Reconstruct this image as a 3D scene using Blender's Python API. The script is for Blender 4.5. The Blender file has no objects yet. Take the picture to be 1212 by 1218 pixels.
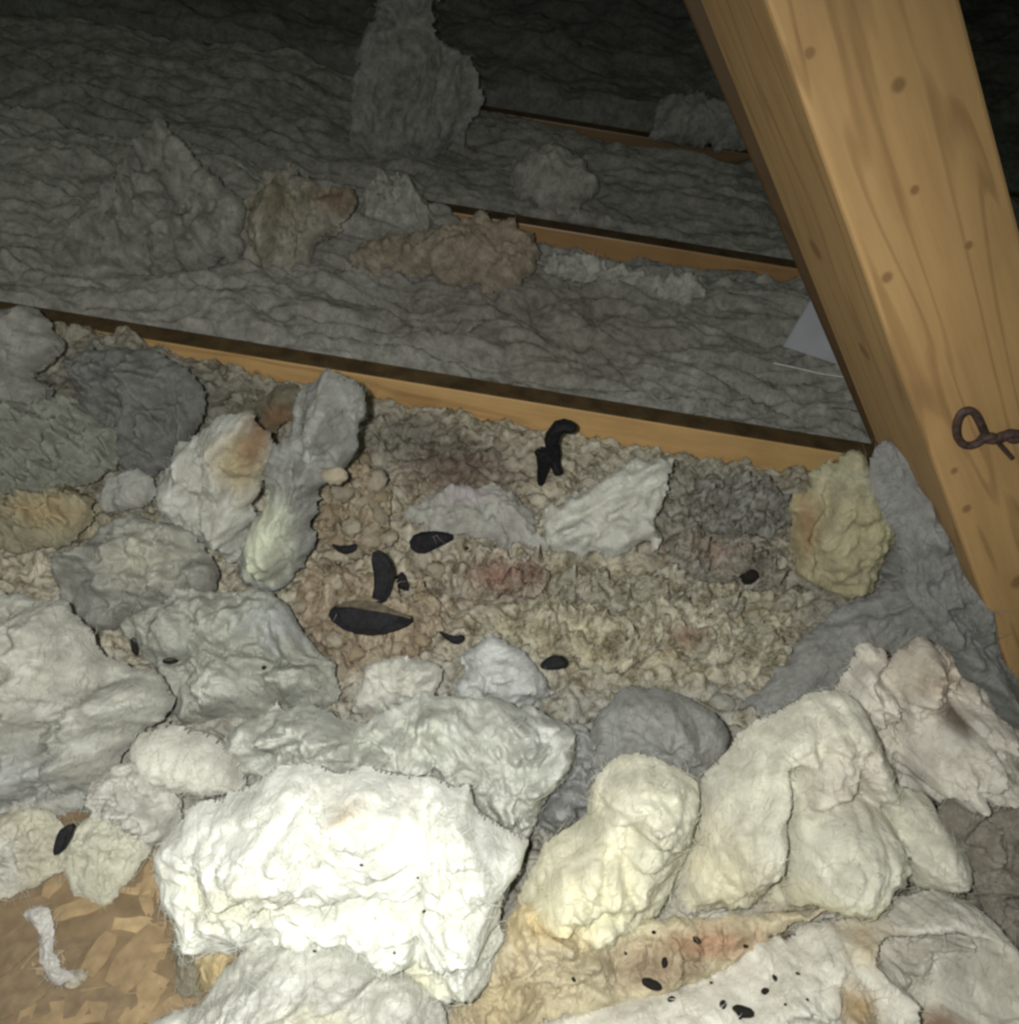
import bpy, bmesh, math, random
import numpy as np
from mathutils import Vector, Matrix

C = bpy.context.scene.collection
SC = bpy.context.scene
random.seed(7)

# ------------------------------------------------------------------ camera
W, H = 1212, 1218
FPX = 1164.0                                   # focal length in pixels
PITCH, ROLL = math.radians(40.0), math.radians(9.3)
CAM = np.array([0.0, 0.0, 0.859])
FWD = np.array([0.0, math.cos(PITCH), -math.sin(PITCH)])
UP0 = np.array([0.0, math.sin(PITCH), math.cos(PITCH)])
X0 = np.array([1.0, 0.0, 0.0])
RIGHT = math.cos(ROLL) * X0 + math.sin(ROLL) * UP0
UP = -math.sin(ROLL) * X0 + math.cos(ROLL) * UP0
cam_data = bpy.data.cameras.new('camera')
cam = bpy.data.objects.new('camera', cam_data)
C.objects.link(cam)
cam_data.sensor_fit = 'HORIZONTAL'
cam_data.sensor_width = 36.0
cam_data.lens = 36.0 * FPX / W
cam_data.clip_start = 0.02
M = Matrix((RIGHT, UP, -FWD)).transposed().to_4x4()
M.translation = Vector(CAM)
cam.matrix_world = M
SC.camera = cam

# ------------------------------------------------------------------ light
world = bpy.data.worlds.new('attic_air')
SC.world = world
world.use_nodes = True
bg = world.node_tree.nodes['Background']
bg.inputs[0].default_value = (0.80, 0.88, 0.74, 1)
bg.inputs[1].default_value = 0.135

flash_data = bpy.data.lights.new('flash_lamp', 'SPOT')   # the phone's own light beside the lens
flash_data.energy = 37.0
flash_data.color = (1.0, 0.985, 0.94)
flash_data.shadow_soft_size = 0.006
flash_data.spot_size = math.radians(112)
flash_data.spot_blend = 1.0
flash = bpy.data.objects.new('flash_lamp', flash_data)
C.objects.link(flash)
fm = M.copy()
fm.translation = Vector(CAM - 0.030 * RIGHT + 0.012 * UP)
aim = FWD + ((470 - W / 2) / FPX) * RIGHT - ((800 - H / 2) / FPX) * UP     # held a little low and to the left
flash.matrix_world = Matrix.Translation(fm.translation) @ Vector(aim).to_track_quat('-Z', 'Y').to_matrix().to_4x4()

SC.view_settings.view_transform = 'Standard'
SC.view_settings.look = 'None'
SC.view_settings.gamma = 1.0
SC.view_settings.use_curve_mapping = False
SC.view_settings.exposure = 0.0
SC.cycles.filter_width = 3.0
SC.cycles.max_bounces = 6

# ------------------------------------------------------------------ pixel rays -> points in the room
def ray(px, py):
    px = np.asarray(px, float); py = np.asarray(py, float)
    d = (FWD + ((px - W / 2) / FPX)[..., None] * RIGHT - ((py - H / 2) / FPX)[..., None] * UP)
    return d

def on_z(px, py, z):
    d = ray(px, py); t = (z - CAM[2]) / d[..., 2]
    return CAM + t[..., None] * d

def on_y(px, py, y):
    d = ray(px, py); t = y / d[..., 1]
    return CAM + t[..., None] * d

def on_plane(px, py, p0, n):
    d = ray(px, py); t = np.dot(p0 - CAM, n) / (d @ n)
    return CAM + t[..., None] * d

def to_px(P):
    v = P - CAM
    w = v @ FWD
    return W / 2 + FPX * (v @ RIGHT) / w, H / 2 - FPX * (v @ UP) / w

# ------------------------------------------------------------------ noise
def _hash(ix, iy, iz, seed):
    h = (ix * 374761393 + iy * 668265263 + iz * 2147483647 + seed * 974634777) & 0xFFFFFFFF
    h = ((h ^ (h >> 13)) * 1274126177) & 0xFFFFFFFF
    h = ((h ^ (h >> 16)) * 2246822519) & 0xFFFFFFFF
    return h ^ (h >> 15)

_a = np.random.RandomState(3).normal(size=(256, 3))
_G = _a / np.linalg.norm(_a, axis=1)[:, None]

def perlin(p, seed=0):
    i = np.floor(p).astype(np.int64); f = p - i
    u = f * f * f * (f * (f * 6 - 15) + 10)
    out = 0
    for dx in (0, 1):
        wx = u[:, 0] if dx else 1 - u[:, 0]
        for dy in (0, 1):
            wy = u[:, 1] if dy else 1 - u[:, 1]
            for dz in (0, 1):
                wz = u[:, 2] if dz else 1 - u[:, 2]
                g = _G[_hash(i[:, 0] + dx, i[:, 1] + dy, i[:, 2] + dz, seed) & 255]
                dot = g[:, 0] * (f[:, 0] - dx) + g[:, 1] * (f[:, 1] - dy) + g[:, 2] * (f[:, 2] - dz)
                out = out + wx * wy * wz * dot
    return out * 1.5

def fbm(p, octv=4, seed=0, gain=.5):
    a, s, t = 1.0, 0.0, 0.0
    for k in range(octv):
        s = s + a * perlin(p * 2 ** k, seed + k); t += a; a *= gain
    return s / t

def billow(p, octv=3, seed=0, gain=.5):
    a, s, t = 1.0, 0.0, 0.0
    for k in range(octv):
        s = s + a * np.abs(perlin(p * 2 ** k, seed + k)); t += a; a *= gain
    return s / t

def warp(p, amt, freq, seed):
    return p + amt * np.stack([fbm(p * freq + 7.1, 2, seed), fbm(p * freq + 31.7, 2, seed + 5), fbm(p * freq + 53.3, 2, seed + 9)], 1)

# ------------------------------------------------------------------ materials
def lin(r, g, b):
    f = lambda c: (c / 255 / 12.92) if c / 255 <= .04045 else ((c / 255 + .055) / 1.055) ** 2.4
    return np.array([f(r), f(g), f(b)])

def new_mat(name):
    m = bpy.data.materials.new(name); m.use_nodes = True
    nt = m.node_tree; b = nt.nodes['Principled BSDF']
    return m, nt, b

def node(nt, t, **kw):
    n = nt.nodes.new(t)
    for k, v in kw.items():
        if k.startswith('i_'):
            key = k[2:]
            n.inputs[int(key) if key.isdigit() else key].default_value = v
        else:
            setattr(n, k, v)
    return n

def wool_material(name, fibre=110., bump=.3, sss=.2, dirt=.10, mottle=0., mscale=62.):
    """fibre insulation: colour comes from the mesh's own stain attribute, grain and streaks from noise"""
    m, nt, b = new_mat(name)
    L = nt.links.new
    col = node(nt, 'ShaderNodeAttribute', attribute_name='stain')
    co = node(nt, 'ShaderNodeTexCoord')
    n1 = node(nt, 'ShaderNodeTexNoise', i_Scale=fibre, i_Detail=6., i_Roughness=.65, i_Distortion=1.2)
    L(co.outputs['Object'], n1.inputs['Vector'])
    mp = node(nt, 'ShaderNodeMapping'); mp.inputs['Scale'].default_value = (1, .25, .6); mp.inputs['Rotation'].default_value = (.3, .2, .7)
    L(co.outputs['Object'], mp.inputs[0])
    n2 = node(nt, 'ShaderNodeTexNoise', i_Scale=fibre * .5, i_Detail=5., i_Roughness=.6, i_Distortion=2.)
    L(mp.outputs[0], n2.inputs['Vector'])
    mx = node(nt, 'ShaderNodeMath', operation='ADD'); L(n1.outputs[0], mx.inputs[0]); L(n2.outputs[0], mx.inputs[1])
    bp = node(nt, 'ShaderNodeBump', i_Strength=bump, i_Distance=.004)
    L(mx.outputs[0], bp.inputs['Height']); L(bp.outputs[0], b.inputs['Normal'])
    n3 = node(nt, 'ShaderNodeTexNoise', i_Scale=34., i_Detail=6., i_Roughness=.7)
    L(co.outputs['Object'], n3.inputs['Vector'])
    rmp = node(nt, 'ShaderNodeMapRange'); rmp.inputs[1].default_value = .3; rmp.inputs[2].default_value = .7
    rmp.inputs[3].default_value = 1 - dirt * 2; rmp.inputs[4].default_value = 1 + dirt * .6
    L(n3.outputs[0], rmp.inputs[0])
    mul = node(nt, 'ShaderNodeVectorMath', operation='SCALE'); L(col.outputs['Color'], mul.inputs[0]); L(rmp.outputs[0], mul.inputs['Scale'])
    if mottle:
        # crumbs of several materials mixed together: clean, brownish and dark dusty bits, plus crevice shade and highlights put into the colour
        n4 = node(nt, 'ShaderNodeTexNoise', i_Scale=mscale, i_Detail=7., i_Roughness=.72, i_Distortion=.8)
        L(co.outputs['Object'], n4.inputs['Vector'])
        ramp = node(nt, 'ShaderNodeValToRGB')
        e = ramp.color_ramp.elements
        e[0].position, e[0].color = .34, (1 - .80 * mottle, 1 - .82 * mottle, 1 - .86 * mottle, 1)
        e[1].position, e[1].color = .66, (1 + .18 * mottle, 1 + .16 * mottle, 1 + .10 * mottle, 1)
        q = e.new(.46); q.color = (1 - .28 * mottle, 1 - .33 * mottle, 1 - .42 * mottle, 1)
        q = e.new(.53); q.color = (1, 1, 1, 1)
        L(n4.outputs[0], ramp.inputs[0])
        mm_ = node(nt, 'ShaderNodeVectorMath', operation='MULTIPLY'); L(mul.outputs[0], mm_.inputs[0]); L(ramp.outputs[0], mm_.inputs[1])
        mul = mm_
    L(mul.outputs[0], b.inputs['Base Color'])
    b.inputs['Roughness'].default_value = .95
    b.inputs['Diffuse Roughness'].default_value = .15
    b.inputs['Sheen Weight'].default_value = .06
    b.inputs['Sheen Roughness'].default_value = .6
    L(mul.outputs[0], b.inputs['Sheen Tint'])
    b.inputs['Specular IOR Level'].default_value = .08
    b.inputs['Subsurface Weight'].default_value = sss
    b.inputs['Subsurface Radius'].default_value = (1, .96, .85)
    b.inputs['Subsurface Scale'].default_value = .006
    return m

def fibre_material():
    m, nt, b = new_mat('glass_fibre')
    col = node(nt, 'ShaderNodeAttribute', attribute_name='stain')
    nt.links.new(col.outputs['Color'], b.inputs['Base Color'])
    b.inputs['Roughness'].default_value = .7
    b.inputs['Specular IOR Level'].default_value = .2
    tr = node(nt, 'ShaderNodeBsdfTranslucent'); nt.links.new(col.outputs['Color'], tr.inputs[0])
    mx = node(nt, 'ShaderNodeMixShader', i_0=.4)
    nt.links.new(b.outputs[0], mx.inputs[1]); nt.links.new(tr.outputs[0], mx.inputs[2])
    nt.links.new(mx.outputs[0], nt.nodes['Material Output'].inputs[0])
    return m

def wood_material(name, base, dark, rings=1.0, knots=(), rough=.6, grime=.25, kn=.75):
    """sawn softwood along local X, cathedral grain on the wide faces; knots = [(x, y, r)] in local metres"""
    m, nt, b = new_mat(name)
    L = nt.links.new
    co = node(nt, 'ShaderNodeTexCoord')
    mp = node(nt, 'ShaderNodeMapping'); mp.inputs['Scale'].default_value = (.9, 9, 9)
    L(co.outputs['Object'], mp.inputs[0])
    n1 = node(nt, 'ShaderNodeTexNoise', i_Scale=2.6, i_Detail=2., i_Roughness=.5, i_Distortion=.5)
    L(mp.outputs[0], n1.inputs['Vector'])
    k = node(nt, 'ShaderNodeMath', operation='MULTIPLY', i_1=26. * rings); L(n1.outputs[0], k.inputs[0])
    s = node(nt, 'ShaderNodeMath', operation='SINE'); L(k.outputs[0], s.inputs[0])
    mr = node(nt, 'ShaderNodeMapRange'); mr.inputs[1].default_value = .75; mr.inputs[2].default_value = 1.; L(s.outputs[0], mr.inputs[0])
    n2 = node(nt, 'ShaderNodeTexNoise', i_Scale=9., i_Detail=8., i_Roughness=.65); L(mp.outputs[0], n2.inputs['Vector'])
    n3 = node(nt, 'ShaderNodeTexNoise', i_Scale=11., i_Detail=4.); L(co.outputs['Object'], n3.inputs['Vector'])
    f1 = node(nt, 'ShaderNodeMath', operation='MULTIPLY', i_1=.34); L(mr.outputs[0], f1.inputs[0])
    mm = node(nt, 'ShaderNodeMapRange'); mm.inputs[1].default_value = .35; mm.inputs[2].default_value = .75; mm.inputs[4].default_value = .35
    L(n2.outputs[0], mm.inputs[0])
    f2 = node(nt, 'ShaderNodeMath', operation='ADD'); L(f1.outputs[0], f2.inputs[0]); L(mm.outputs[0], f2.inputs[1])
    g = node(nt, 'ShaderNodeMapRange'); g.inputs[1].default_value = .5; g.inputs[2].default_value = .8; g.inputs[4].default_value = grime
    L(n3.outputs[0], g.inputs[0])
    f3 = node(nt, 'ShaderNodeMath', operation='ADD', use_clamp=True); L(f2.outputs[0], f3.inputs[0]); L(g.outputs[0], f3.inputs[1])
    last = f3
    for (x, y, z, r) in knots:
        d = node(nt, 'ShaderNodeVectorMath', operation='DISTANCE'); L(co.outputs['Object'], d.inputs[0]); d.inputs[1].default_value = (x, y, z)
        q = node(nt, 'ShaderNodeMapRange'); q.inputs[1].default_value = r * .45; q.inputs[2].default_value = r; q.inputs[3].default_value = kn; q.inputs[4].default_value = 0.
        L(d.outputs['Value'], q.inputs[0])
        a = node(nt, 'ShaderNodeMath', operation='MAXIMUM'); L(last.outputs[0], a.inputs[0]); L(q.outputs[0], a.inputs[1]); last = a
    cr = node(nt, 'ShaderNodeValToRGB')
    cr.color_ramp.elements[0].color = (*base, 1); cr.color_ramp.elements[1].color = (*dark, 1)
    L(last.outputs[0], cr.inputs[0])
    L(cr.outputs[0], b.inputs['Base Color'])
    bp = node(nt, 'ShaderNodeBump', i_Strength=.15, i_Distance=.001); L(n2.outputs[0], bp.inputs['Height']); L(bp.outputs[0], b.inputs['Normal'])
    b.inputs['Roughness'].default_value = rough
    b.inputs['Specular IOR Level'].default_value = .3
    return m

def plain_material(name, col, rough=.8, spec=.2, var=.3, scale=60., metal=0.):
    m, nt, b = new_mat(name)
    L = nt.links.new
    co = node(nt, 'ShaderNodeTexCoord')
    n = node(nt, 'ShaderNodeTexNoise', i_Scale=scale, i_Detail=5.); L(co.outputs['Object'], n.inputs['Vector'])
    cr = node(nt, 'ShaderNodeValToRGB')
    cr.color_ramp.elements[0].position = .3; cr.color_ramp.elements[1].position = .7
    cr.color_ramp.elements[0].color = (*(np.array(col) * (1 - var)), 1); cr.color_ramp.elements[1].color = (*np.minimum(1, np.array(col) * (1 + var)), 1)
    L(n.outputs[0], cr.inputs[0]); L(cr.outputs[0], b.inputs['Base Color'])
    bp = node(nt, 'ShaderNodeBump', i_Strength=.4, i_Distance=.002); L(n.outputs[0], bp.inputs['Height']); L(bp.outputs[0], b.inputs['Normal'])
    b.inputs['Roughness'].default_value = rough; b.inputs['Specular IOR Level'].default_value = spec; b.inputs['Metallic'].default_value = metal
    return m

WOOL = wool_material('fibre_wool', bump=.45, mottle=.30, mscale=36.)
FILL = wool_material('loose_fill_wool', fibre=220., bump=.7, sss=.1, dirt=.2, mottle=.95)
FARWOOL = wool_material('dusty_wool', fibre=110., bump=.5, sss=.1, dirt=.22, mottle=.45)
FIBRE = fibre_material()
CHAR = plain_material('charred_felt', (.010, .010, .012), rough=.75, spec=.25, var=.5, scale=180)
CHARTOP = plain_material('weathered_felt_top', (.10, .085, .06), rough=.95, spec=.1, var=.4, scale=150)
DROP = plain_material('dark_dropping', (.018, .016, .013), rough=.8, spec=.2, var=.4, scale=300)
RUST = plain_material('rusty_wire', (.045, .027, .022), rough=.7, spec=.3, var=.5, scale=250)
SHEET = plain_material('grey_sheet', (.36, .37, .40), rough=.8, spec=.2, var=.12, scale=20)
STRAND = [plain_material('wood_strand_pale', (.40, .295, .165), var=.2, scale=90), plain_material('wood_strand_tan', (.27, .195, .11), var=.2, scale=90),
          plain_material('wood_strand_brown', (.19, .14, .085), var=.25, scale=90), plain_material('wood_strand_honey', (.31, .225, .125), var=.25, scale=70)]
BOARD = plain_material('strand_board', (.20, .145, .085), rough=.85, var=.3, scale=38)

# ------------------------------------------------------------------ object helpers
def tag(o, label=None, cat=None, group=None, kind=None):
    if label: o['label'] = label
    if cat: o['category'] = cat
    if group: o['group'] = group
    if kind: o['kind'] = kind
    return o

def link_mesh(name, verts, faces, mat, parent=None, cols=None, smooth=True, origin=None):
    me = bpy.data.meshes.new(name)
    verts = np.asarray(verts, float)
    org = np.zeros(3) if origin is None else np.asarray(origin, float)
    v = verts - org
    if isinstance(faces, np.ndarray):
        k = faces.shape[1]
        me.vertices.add(len(v)); me.vertices.foreach_set('co', v.ravel())
        me.loops.add(faces.size); me.loops.foreach_set('vertex_index', faces.ravel().astype(np.int32))
        me.polygons.add(len(faces)); me.polygons.foreach_set('loop_start', np.arange(0, faces.size, k, dtype=np.int32))
        me.update(calc_edges=True); me.validate()
    else:
        me.from_pydata(v.tolist(), [], faces)
    if smooth:
        me.polygons.foreach_set('use_smooth', np.ones(len(me.polygons), bool))
    if cols is not None:
        a = me.color_attributes.new('stain', 'FLOAT_COLOR', 'POINT')
        a.data.foreach_set('color', np.concatenate([cols, np.ones((len(cols), 1))], 1).astype(np.float32).ravel())
    for mm in (mat if isinstance(mat, (list, tuple)) else [mat]):
        me.materials.append(mm)
    o = bpy.data.objects.new(name, me)
    C.objects.link(o)
    o.location = org
    if parent is not None:
        o.parent = parent
        o.location = org - np.array(parent.location)
    return o

def box_prism(name, origin, ax, ay, az, mat, bevel=.002, parent=None, smooth=False):
    """a sawn timber: local axes ax (length), ay, az as full extents; origin is a corner"""
    bm = bmesh.new()
    L = [np.linalg.norm(a) for a in (ax, ay, az)]
    g = bmesh.ops.create_cube(bm, size=1.0)
    for v in bm.verts:
        v.co = Vector(((v.co.x + .5) * L[0], (v.co.y + .5) * L[1], (v.co.z + .5) * L[2]))
    bmesh.ops.bevel(bm, geom=list(bm.edges), offset=bevel, segments=2, affect='EDGES', profile=.5)
    me = bpy.data.meshes.new(name); bm.to_mesh(me); bm.free()
    me.materials.append(mat)
    o = bpy.data.objects.new(name, me); C.objects.link(o)
    R = np.stack([np.asarray(a) / l for a, l in zip((ax, ay, az), L)], 1)
    mw = Matrix(R.tolist()).to_4x4(); mw.translation = Vector(origin)
    o.matrix_world = mw
    if parent is not None: o.parent = parent
    return o

def chaikin(P, n=2):
    P = np.asarray(P, float)
    for _ in range(n):
        Q = np.roll(P, -1, 0)
        P = np.stack([.75 * P + .25 * Q, .25 * P + .75 * Q], 1).reshape(-1, 2)
    return P

def seg_dist(X, Y, A, B):
    d = B - A; L2 = (d ** 2).sum() + 1e-9
    t = np.clip(((X - A[0]) * d[0] + (Y - A[1]) * d[1]) / L2, 0, 1)
    return np.hypot(X - A[0] - t * d[0], Y - A[1] - t * d[1])

def inside_dist(X, Y, P):
    """signed distance (pixels), positive inside"""
    dm = np.full(X.shape, 1e9); ins = np.zeros(X.shape, bool)
    n = len(P)
    for i in range(n):
        A, B = P[i], P[(i + 1) % n]
        dm = np.minimum(dm, seg_dist(X, Y, A, B))
        if A[1] != B[1]:
            c = ((A[1] > Y) != (B[1] > Y)) & (X < (B[0] - A[0]) * (Y - A[1]) / (B[1] - A[1]) + A[0])
            ins ^= c
    return np.where(ins, dm, -dm)

def line_dist(X, Y, pts):
    d = np.full(X.shape, 1e9)
    for a, b in zip(pts[:-1], pts[1:]):
        d = np.minimum(d, seg_dist(X, Y, np.array(a, float), np.array(b, float)))
    return d

def paint(X, Y, base, stains, seed, P):
    col = np.tile(np.asarray(base, float), (len(X), 1))
    n = fbm(P * 45, 3, seed + 77)
    for (x, y, rx, ry, c, k) in stains:
        w = k * np.clip(1.35 - np.hypot((X - x) / rx, (Y - y) / ry) + .5 * n, 0, 1)
        w = (w * w * (3 - 2 * w))[:, None] if k >= 1 else w[:, None]
        col = col * (1 - w) + np.asarray(c) * w
    g = (col @ np.array([.25, .65, .10]))[:, None]
    return (g + (col - g) * .66) * np.array([.985, 1.0, .97]) * .92

SEEDS = [100]
def fibres(parent, V, N, cols, count, length, mat, seed, width=.0004, stand=.4):
    """loose glass fibres matted over a tuft: thin bent ribbons, one joined part"""
    rs = np.random.RandomState(seed)
    if len(V) < 10: return
    idx = rs.choice(len(V), count)
    segs = 3
    nn = N[idx]
    base = V[idx] + rs.normal(size=(count, 3)) * .0012
    r = rs.normal(size=(count, 3)); r -= (r * nn).sum(1)[:, None] * nn
    r /= np.linalg.norm(r, axis=1)[:, None] + 1e-9
    d = r + nn * (stand * rs.uniform(.2, 1.3, count))[:, None]
    d /= np.linalg.norm(d, axis=1)[:, None]
    b = np.cross(nn, r) * rs.normal(size=(count, 1)) * .8 - nn * (stand * .6)
    s = np.cross(d, nn + rs.normal(size=(count, 3)) * .4); s /= np.linalg.norm(s, axis=1)[:, None] + 1e-9
    L = length * rs.uniform(.3, 1.0, count) ** 1.3
    vs, fs = [], []
    for k in range(segs + 1):
        t = k / segs
        c = base + nn * .0004 + (d * t + b * t * t * .6) * L[:, None]
        w = width * (1 - .75 * t)
        vs += [c - s * w, c + s * w]
    vs = np.stack(vs, 1).reshape(-1, 3)
    cols2 = np.repeat(np.clip(cols[idx] * rs.uniform(.9, 1.08, (count, 1)), 0, .95), 2 * (segs + 1), 0)
    off = (np.arange(count) * 2 * (segs + 1))[:, None]
    for k in range(segs):
        fs.append(off + np.array([2 * k, 2 * k + 1, 2 * k + 3, 2 * k + 2]))
    o = link_mesh('loose_fibres', vs, np.concatenate(fs, 0), mat, parent, cols2, origin=np.array(parent.location))
    o['kind'] = 'stuff'
    return o

def lump(name, label, poly, z0=.07, tilt=60, thick=.04, round_px=None, base=(.8, .8, .76), stains=(), creases=(), bumps=(),
         amp=.012, scale=.035, fine=.004, aniso=None, edge=5., cell=2.4, back=.6, mat=None, group=None, cat='insulation', fuzz=.045, lobes=(), curl=.7, push=0., anchor=None, at_y=None):
    """A torn tuft of fibre wool. poly is its outline as seen in the photograph, laid on a plane that stands at its foot on the floor at
    height z0 and leans back; the tuft bulges out of that plane by `thick` metres with folds (billowing noise), creases and bumps."""
    SEEDS[0] += 13; seed = SEEDS[0]
    P = chaikin(poly, 2)
    lo, hi = P.min(0) - 10, P.max(0) + 10
    nx, ny = int((hi[0] - lo[0]) / cell) + 1, int((hi[1] - lo[1]) / cell) + 1
    gx, gy = np.meshgrid(lo[0] + np.arange(nx) * cell, lo[1] + np.arange(ny) * cell)
    X, Y = gx.ravel(), gy.ravel()
    # anchor: lowest point of the outline, on the floor
    bot = P[:, 1].argmax()
    ax_, ay_ = (P[:, 0].mean(), P[bot, 1]) if anchor is None else anchor
    p0 = on_z(ax_, ay_, z0)
    if at_y is not None: p0 = on_y(np.float64(ax_), np.float64(ay_), at_y)
    te = math.radians(tilt)
    n = np.array([0, -math.cos(te), math.sin(te)])
    p0 = p0 - np.array([0, 1, 0]) * 0 + n * push
    Q = on_plane(X, Y, p0, n)
    mpp = np.linalg.norm(p0 - CAM) / FPX                        # metres per pixel
    pl = Q
    wx = fbm(pl * 34, 4, seed, .6) * edge * 3.4 + fbm(pl * 18, 2, seed + 3) * edge * 2.2
    wy = fbm(pl * 34, 4, seed + 20, .6) * edge * 3.4 + fbm(pl * 18, 2, seed + 23) * edge * 2.2
    D = inside_dist(X + wx, Y + wy, P)
    R = round_px or max(12, .5 * min(hi - lo) - 14)
    t = np.clip(D / R, 0, 1)
    prof = (1 - (1 - t) ** 2) ** .62
    edgep = np.clip(D / (R * .45), 0, 1) ** .6
    q = pl.copy()
    if aniso:
        ang, st = math.radians(aniso[0]), aniso[1]
        u = (q @ RIGHT); v = (q @ UP)
        uu, vv = u * math.cos(ang) + v * math.sin(ang), -u * math.sin(ang) + v * math.cos(ang)
        q = np.stack([uu / st, vv, q @ FWD], 1)
    qw = warp(q, scale * .6, 1 / (scale * 1.6), seed + 40)
    hgt = thick * prof
    hgt = hgt + edgep * (amp * 2.3 * (billow(qw / scale, 4, seed + 50, .56) * 2 - .5) + fine * .8 * (billow(qw / (scale * .28), 2, seed + 60) * 2 - .6))
    for (lp, lh) in lobes:
        Pl = chaikin(lp, 2)
        Rl = .42 * min(Pl.max(0) - Pl.min(0))
        tl = np.clip(inside_dist(X + wx * .8, Y + wy * .8, Pl) / Rl, 0, 1)
        hgt = hgt + lh * np.clip(D / 8, 0, 1) * (1 - (1 - tl) ** 2) ** .6
    for (x, y, r, h) in bumps:
        rr = np.hypot(X - x, Y - y) / r
        hgt = hgt + h * edgep * np.clip(1 - rr * rr, 0, 1) ** 1.2
    for (pts, wdt, dep) in creases:
        dd = line_dist(X + wx * .7, Y + wy * .7, pts) / wdt
        hgt = hgt - dep * edgep * np.exp(-dd * dd)
    hgt = np.where(D > 0, np.maximum(hgt, .0006 * np.clip(D, 0, 3)), 0)
    ok = D > -cell * .9
    gy_, gx_ = np.gradient(D.reshape(ny, nx), cell)
    gn = np.sqrt(gx_ ** 2 + gy_ ** 2).ravel() + .15
    mv = np.where((D < 0) & ok, np.minimum(-D / gn, cell), 0)
    X = X + gx_.ravel() / gn * mv; Y = Y + gy_.ravel() / gn * mv
    Q = on_plane(X, Y, p0, n)
    # faces
    idx = np.arange(nx * ny).reshape(ny, nx)
    a, b, c, d = idx[:-1, :-1].ravel(), idx[:-1, 1:].ravel(), idx[1:, 1:].ravel(), idx[1:, :-1].ravel()
    keep = ok[a] & ok[b] & ok[c] & ok[d]
    F = np.stack([a, d, c, b], 1)[keep]
    used = np.unique(F)
    remap = -np.ones(nx * ny, int); remap[used] = np.arange(len(used))
    F = remap[F]
    vx, vy, D2, h2, Q2 = X[used], Y[used], D[used], hgt[used], Q[used]
    Vf = Q2 + n * h2[:, None]
    # crumple sideways as well, so folds overhang
    qs = q[used]
    def vec(f, sd): return np.stack([fbm(qs * f + 3.3, 2, sd), fbm(qs * f + 17.9, 2, sd + 7), fbm(qs * f + 41.3, 2, sd + 14)], 1)
    sh = curl * (.30 * scale * vec(1 / (scale * 1.3), seed + 80) + .12 * scale * vec(1 / (scale * .5), seed + 90))
    Vf = Vf + sh; Q2 = Q2 + sh
    hb = back * thick * prof[used]
    Vb = Q2 - n * (hb + .0002)[:, None]
    V = np.concatenate([Vf, Vb]); FF = np.concatenate([F, F[:, ::-1] + len(used)])
    for A in (Vf, Vb):                                          # what lies on the wool bed does not sink through it
        A[:, 2] = np.maximum(A[:, 2], bed_level(A[:, 0], A[:, 1]) - .002)
    V = np.concatenate([Vf, Vb])
    colf = paint(vx, vy, base, stains, seed, Vf)
    cols = np.concatenate([colf, colf])
    o = link_mesh(name, V, FF, mat or WOOL, None, cols, origin=p0)
    tag(o, label, cat, group)
    if fuzz:
        bpy.context.view_layer.update()
        N = np.zeros(len(o.data.vertices) * 3); o.data.vertices.foreach_get('normal', N); N = N.reshape(-1, 3)[:len(Vf)]
        fibres(o, Vf, N, colf, int(len(Vf) * cell * cell * fuzz), .016, FIBRE, seed, width=.42 * mpp)
    return o

def bed(name, label, x0, x1, y0, y1, step, zfun, base, stains, mat, kind='stuff', cat='insulation', fuzz=0, fw=.0004):
    nx, ny = int((x1 - x0) / step) + 1, int((y1 - y0) / step) + 1
    gx, gy = np.meshgrid(np.linspace(x0, x1, nx), np.linspace(y0, y1, ny))
    X, Y = gx.ravel(), gy.ravel()
    Z = zfun(X, Y)
    V = np.stack([X, Y, Z], 1)
    idx = np.arange(nx * ny).reshape(ny, nx)
    F = np.stack([idx[:-1, :-1].ravel(), idx[:-1, 1:].ravel(), idx[1:, 1:].ravel(), idx[1:, :-1].ravel()], 1)
    SEEDS[0] += 13
    px, py = to_px(V)
    cols = paint(px, py, base, stains, SEEDS[0], V)
    # skirt down to the floor so the bed is a body, not a sheet
    rim = np.concatenate([idx[0, :], idx[1:, -1], idx[-1, -2::-1], idx[-2:0:-1, 0]])
    n = len(V)
    low = V[rim].copy(); low[:, 2] = .003
    k = len(rim); j = np.arange(k); j2 = (j + 1) % k
    Fs = np.stack([rim[j], n + j, n + j2, rim[j2]], 1)
    top_row = n + np.arange(nx); far_row = n + nx + ny - 2 + np.arange(nx)[::-1]          # underside, in strips from near edge to far edge
    Fu = np.stack([top_row[:-1], far_row[:-1], far_row[1:], top_row[1:]], 1)
    V = np.concatenate([V, low]); F = np.concatenate([F, Fs, Fu]); cols = np.concatenate([cols, cols[rim]])
    o = link_mesh(name, V, F, mat, None, cols, origin=np.array([(x0 + x1) / 2, (y0 + y1) / 2, 0]))
    tag(o, label, cat, None, kind)
    if fuzz:
        bpy.context.view_layer.update()
        N = np.zeros(len(o.data.vertices) * 3); o.data.vertices.foreach_get('normal', N); N = N.reshape(-1, 3)[:n]
        see = np.where((px > -30) & (px < W + 30) & (py > -30) & (py < H + 30))[0]
        fibres(o, V[:n][see], N[see], cols[:n][see], fuzz, .014, FIBRE, SEEDS[0], width=fw)
    return o

# ================================================================== the setting
def slab(name, x0, x1, y0, y1, z0, z1, mat, kind='structure'):
    o = box_prism(name, (x0, y0, z0), (x1 - x0, 0, 0), (0, y1 - y0, 0), (0, 0, z1 - z0), mat, .001)
    o['kind'] = kind
    return o

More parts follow.
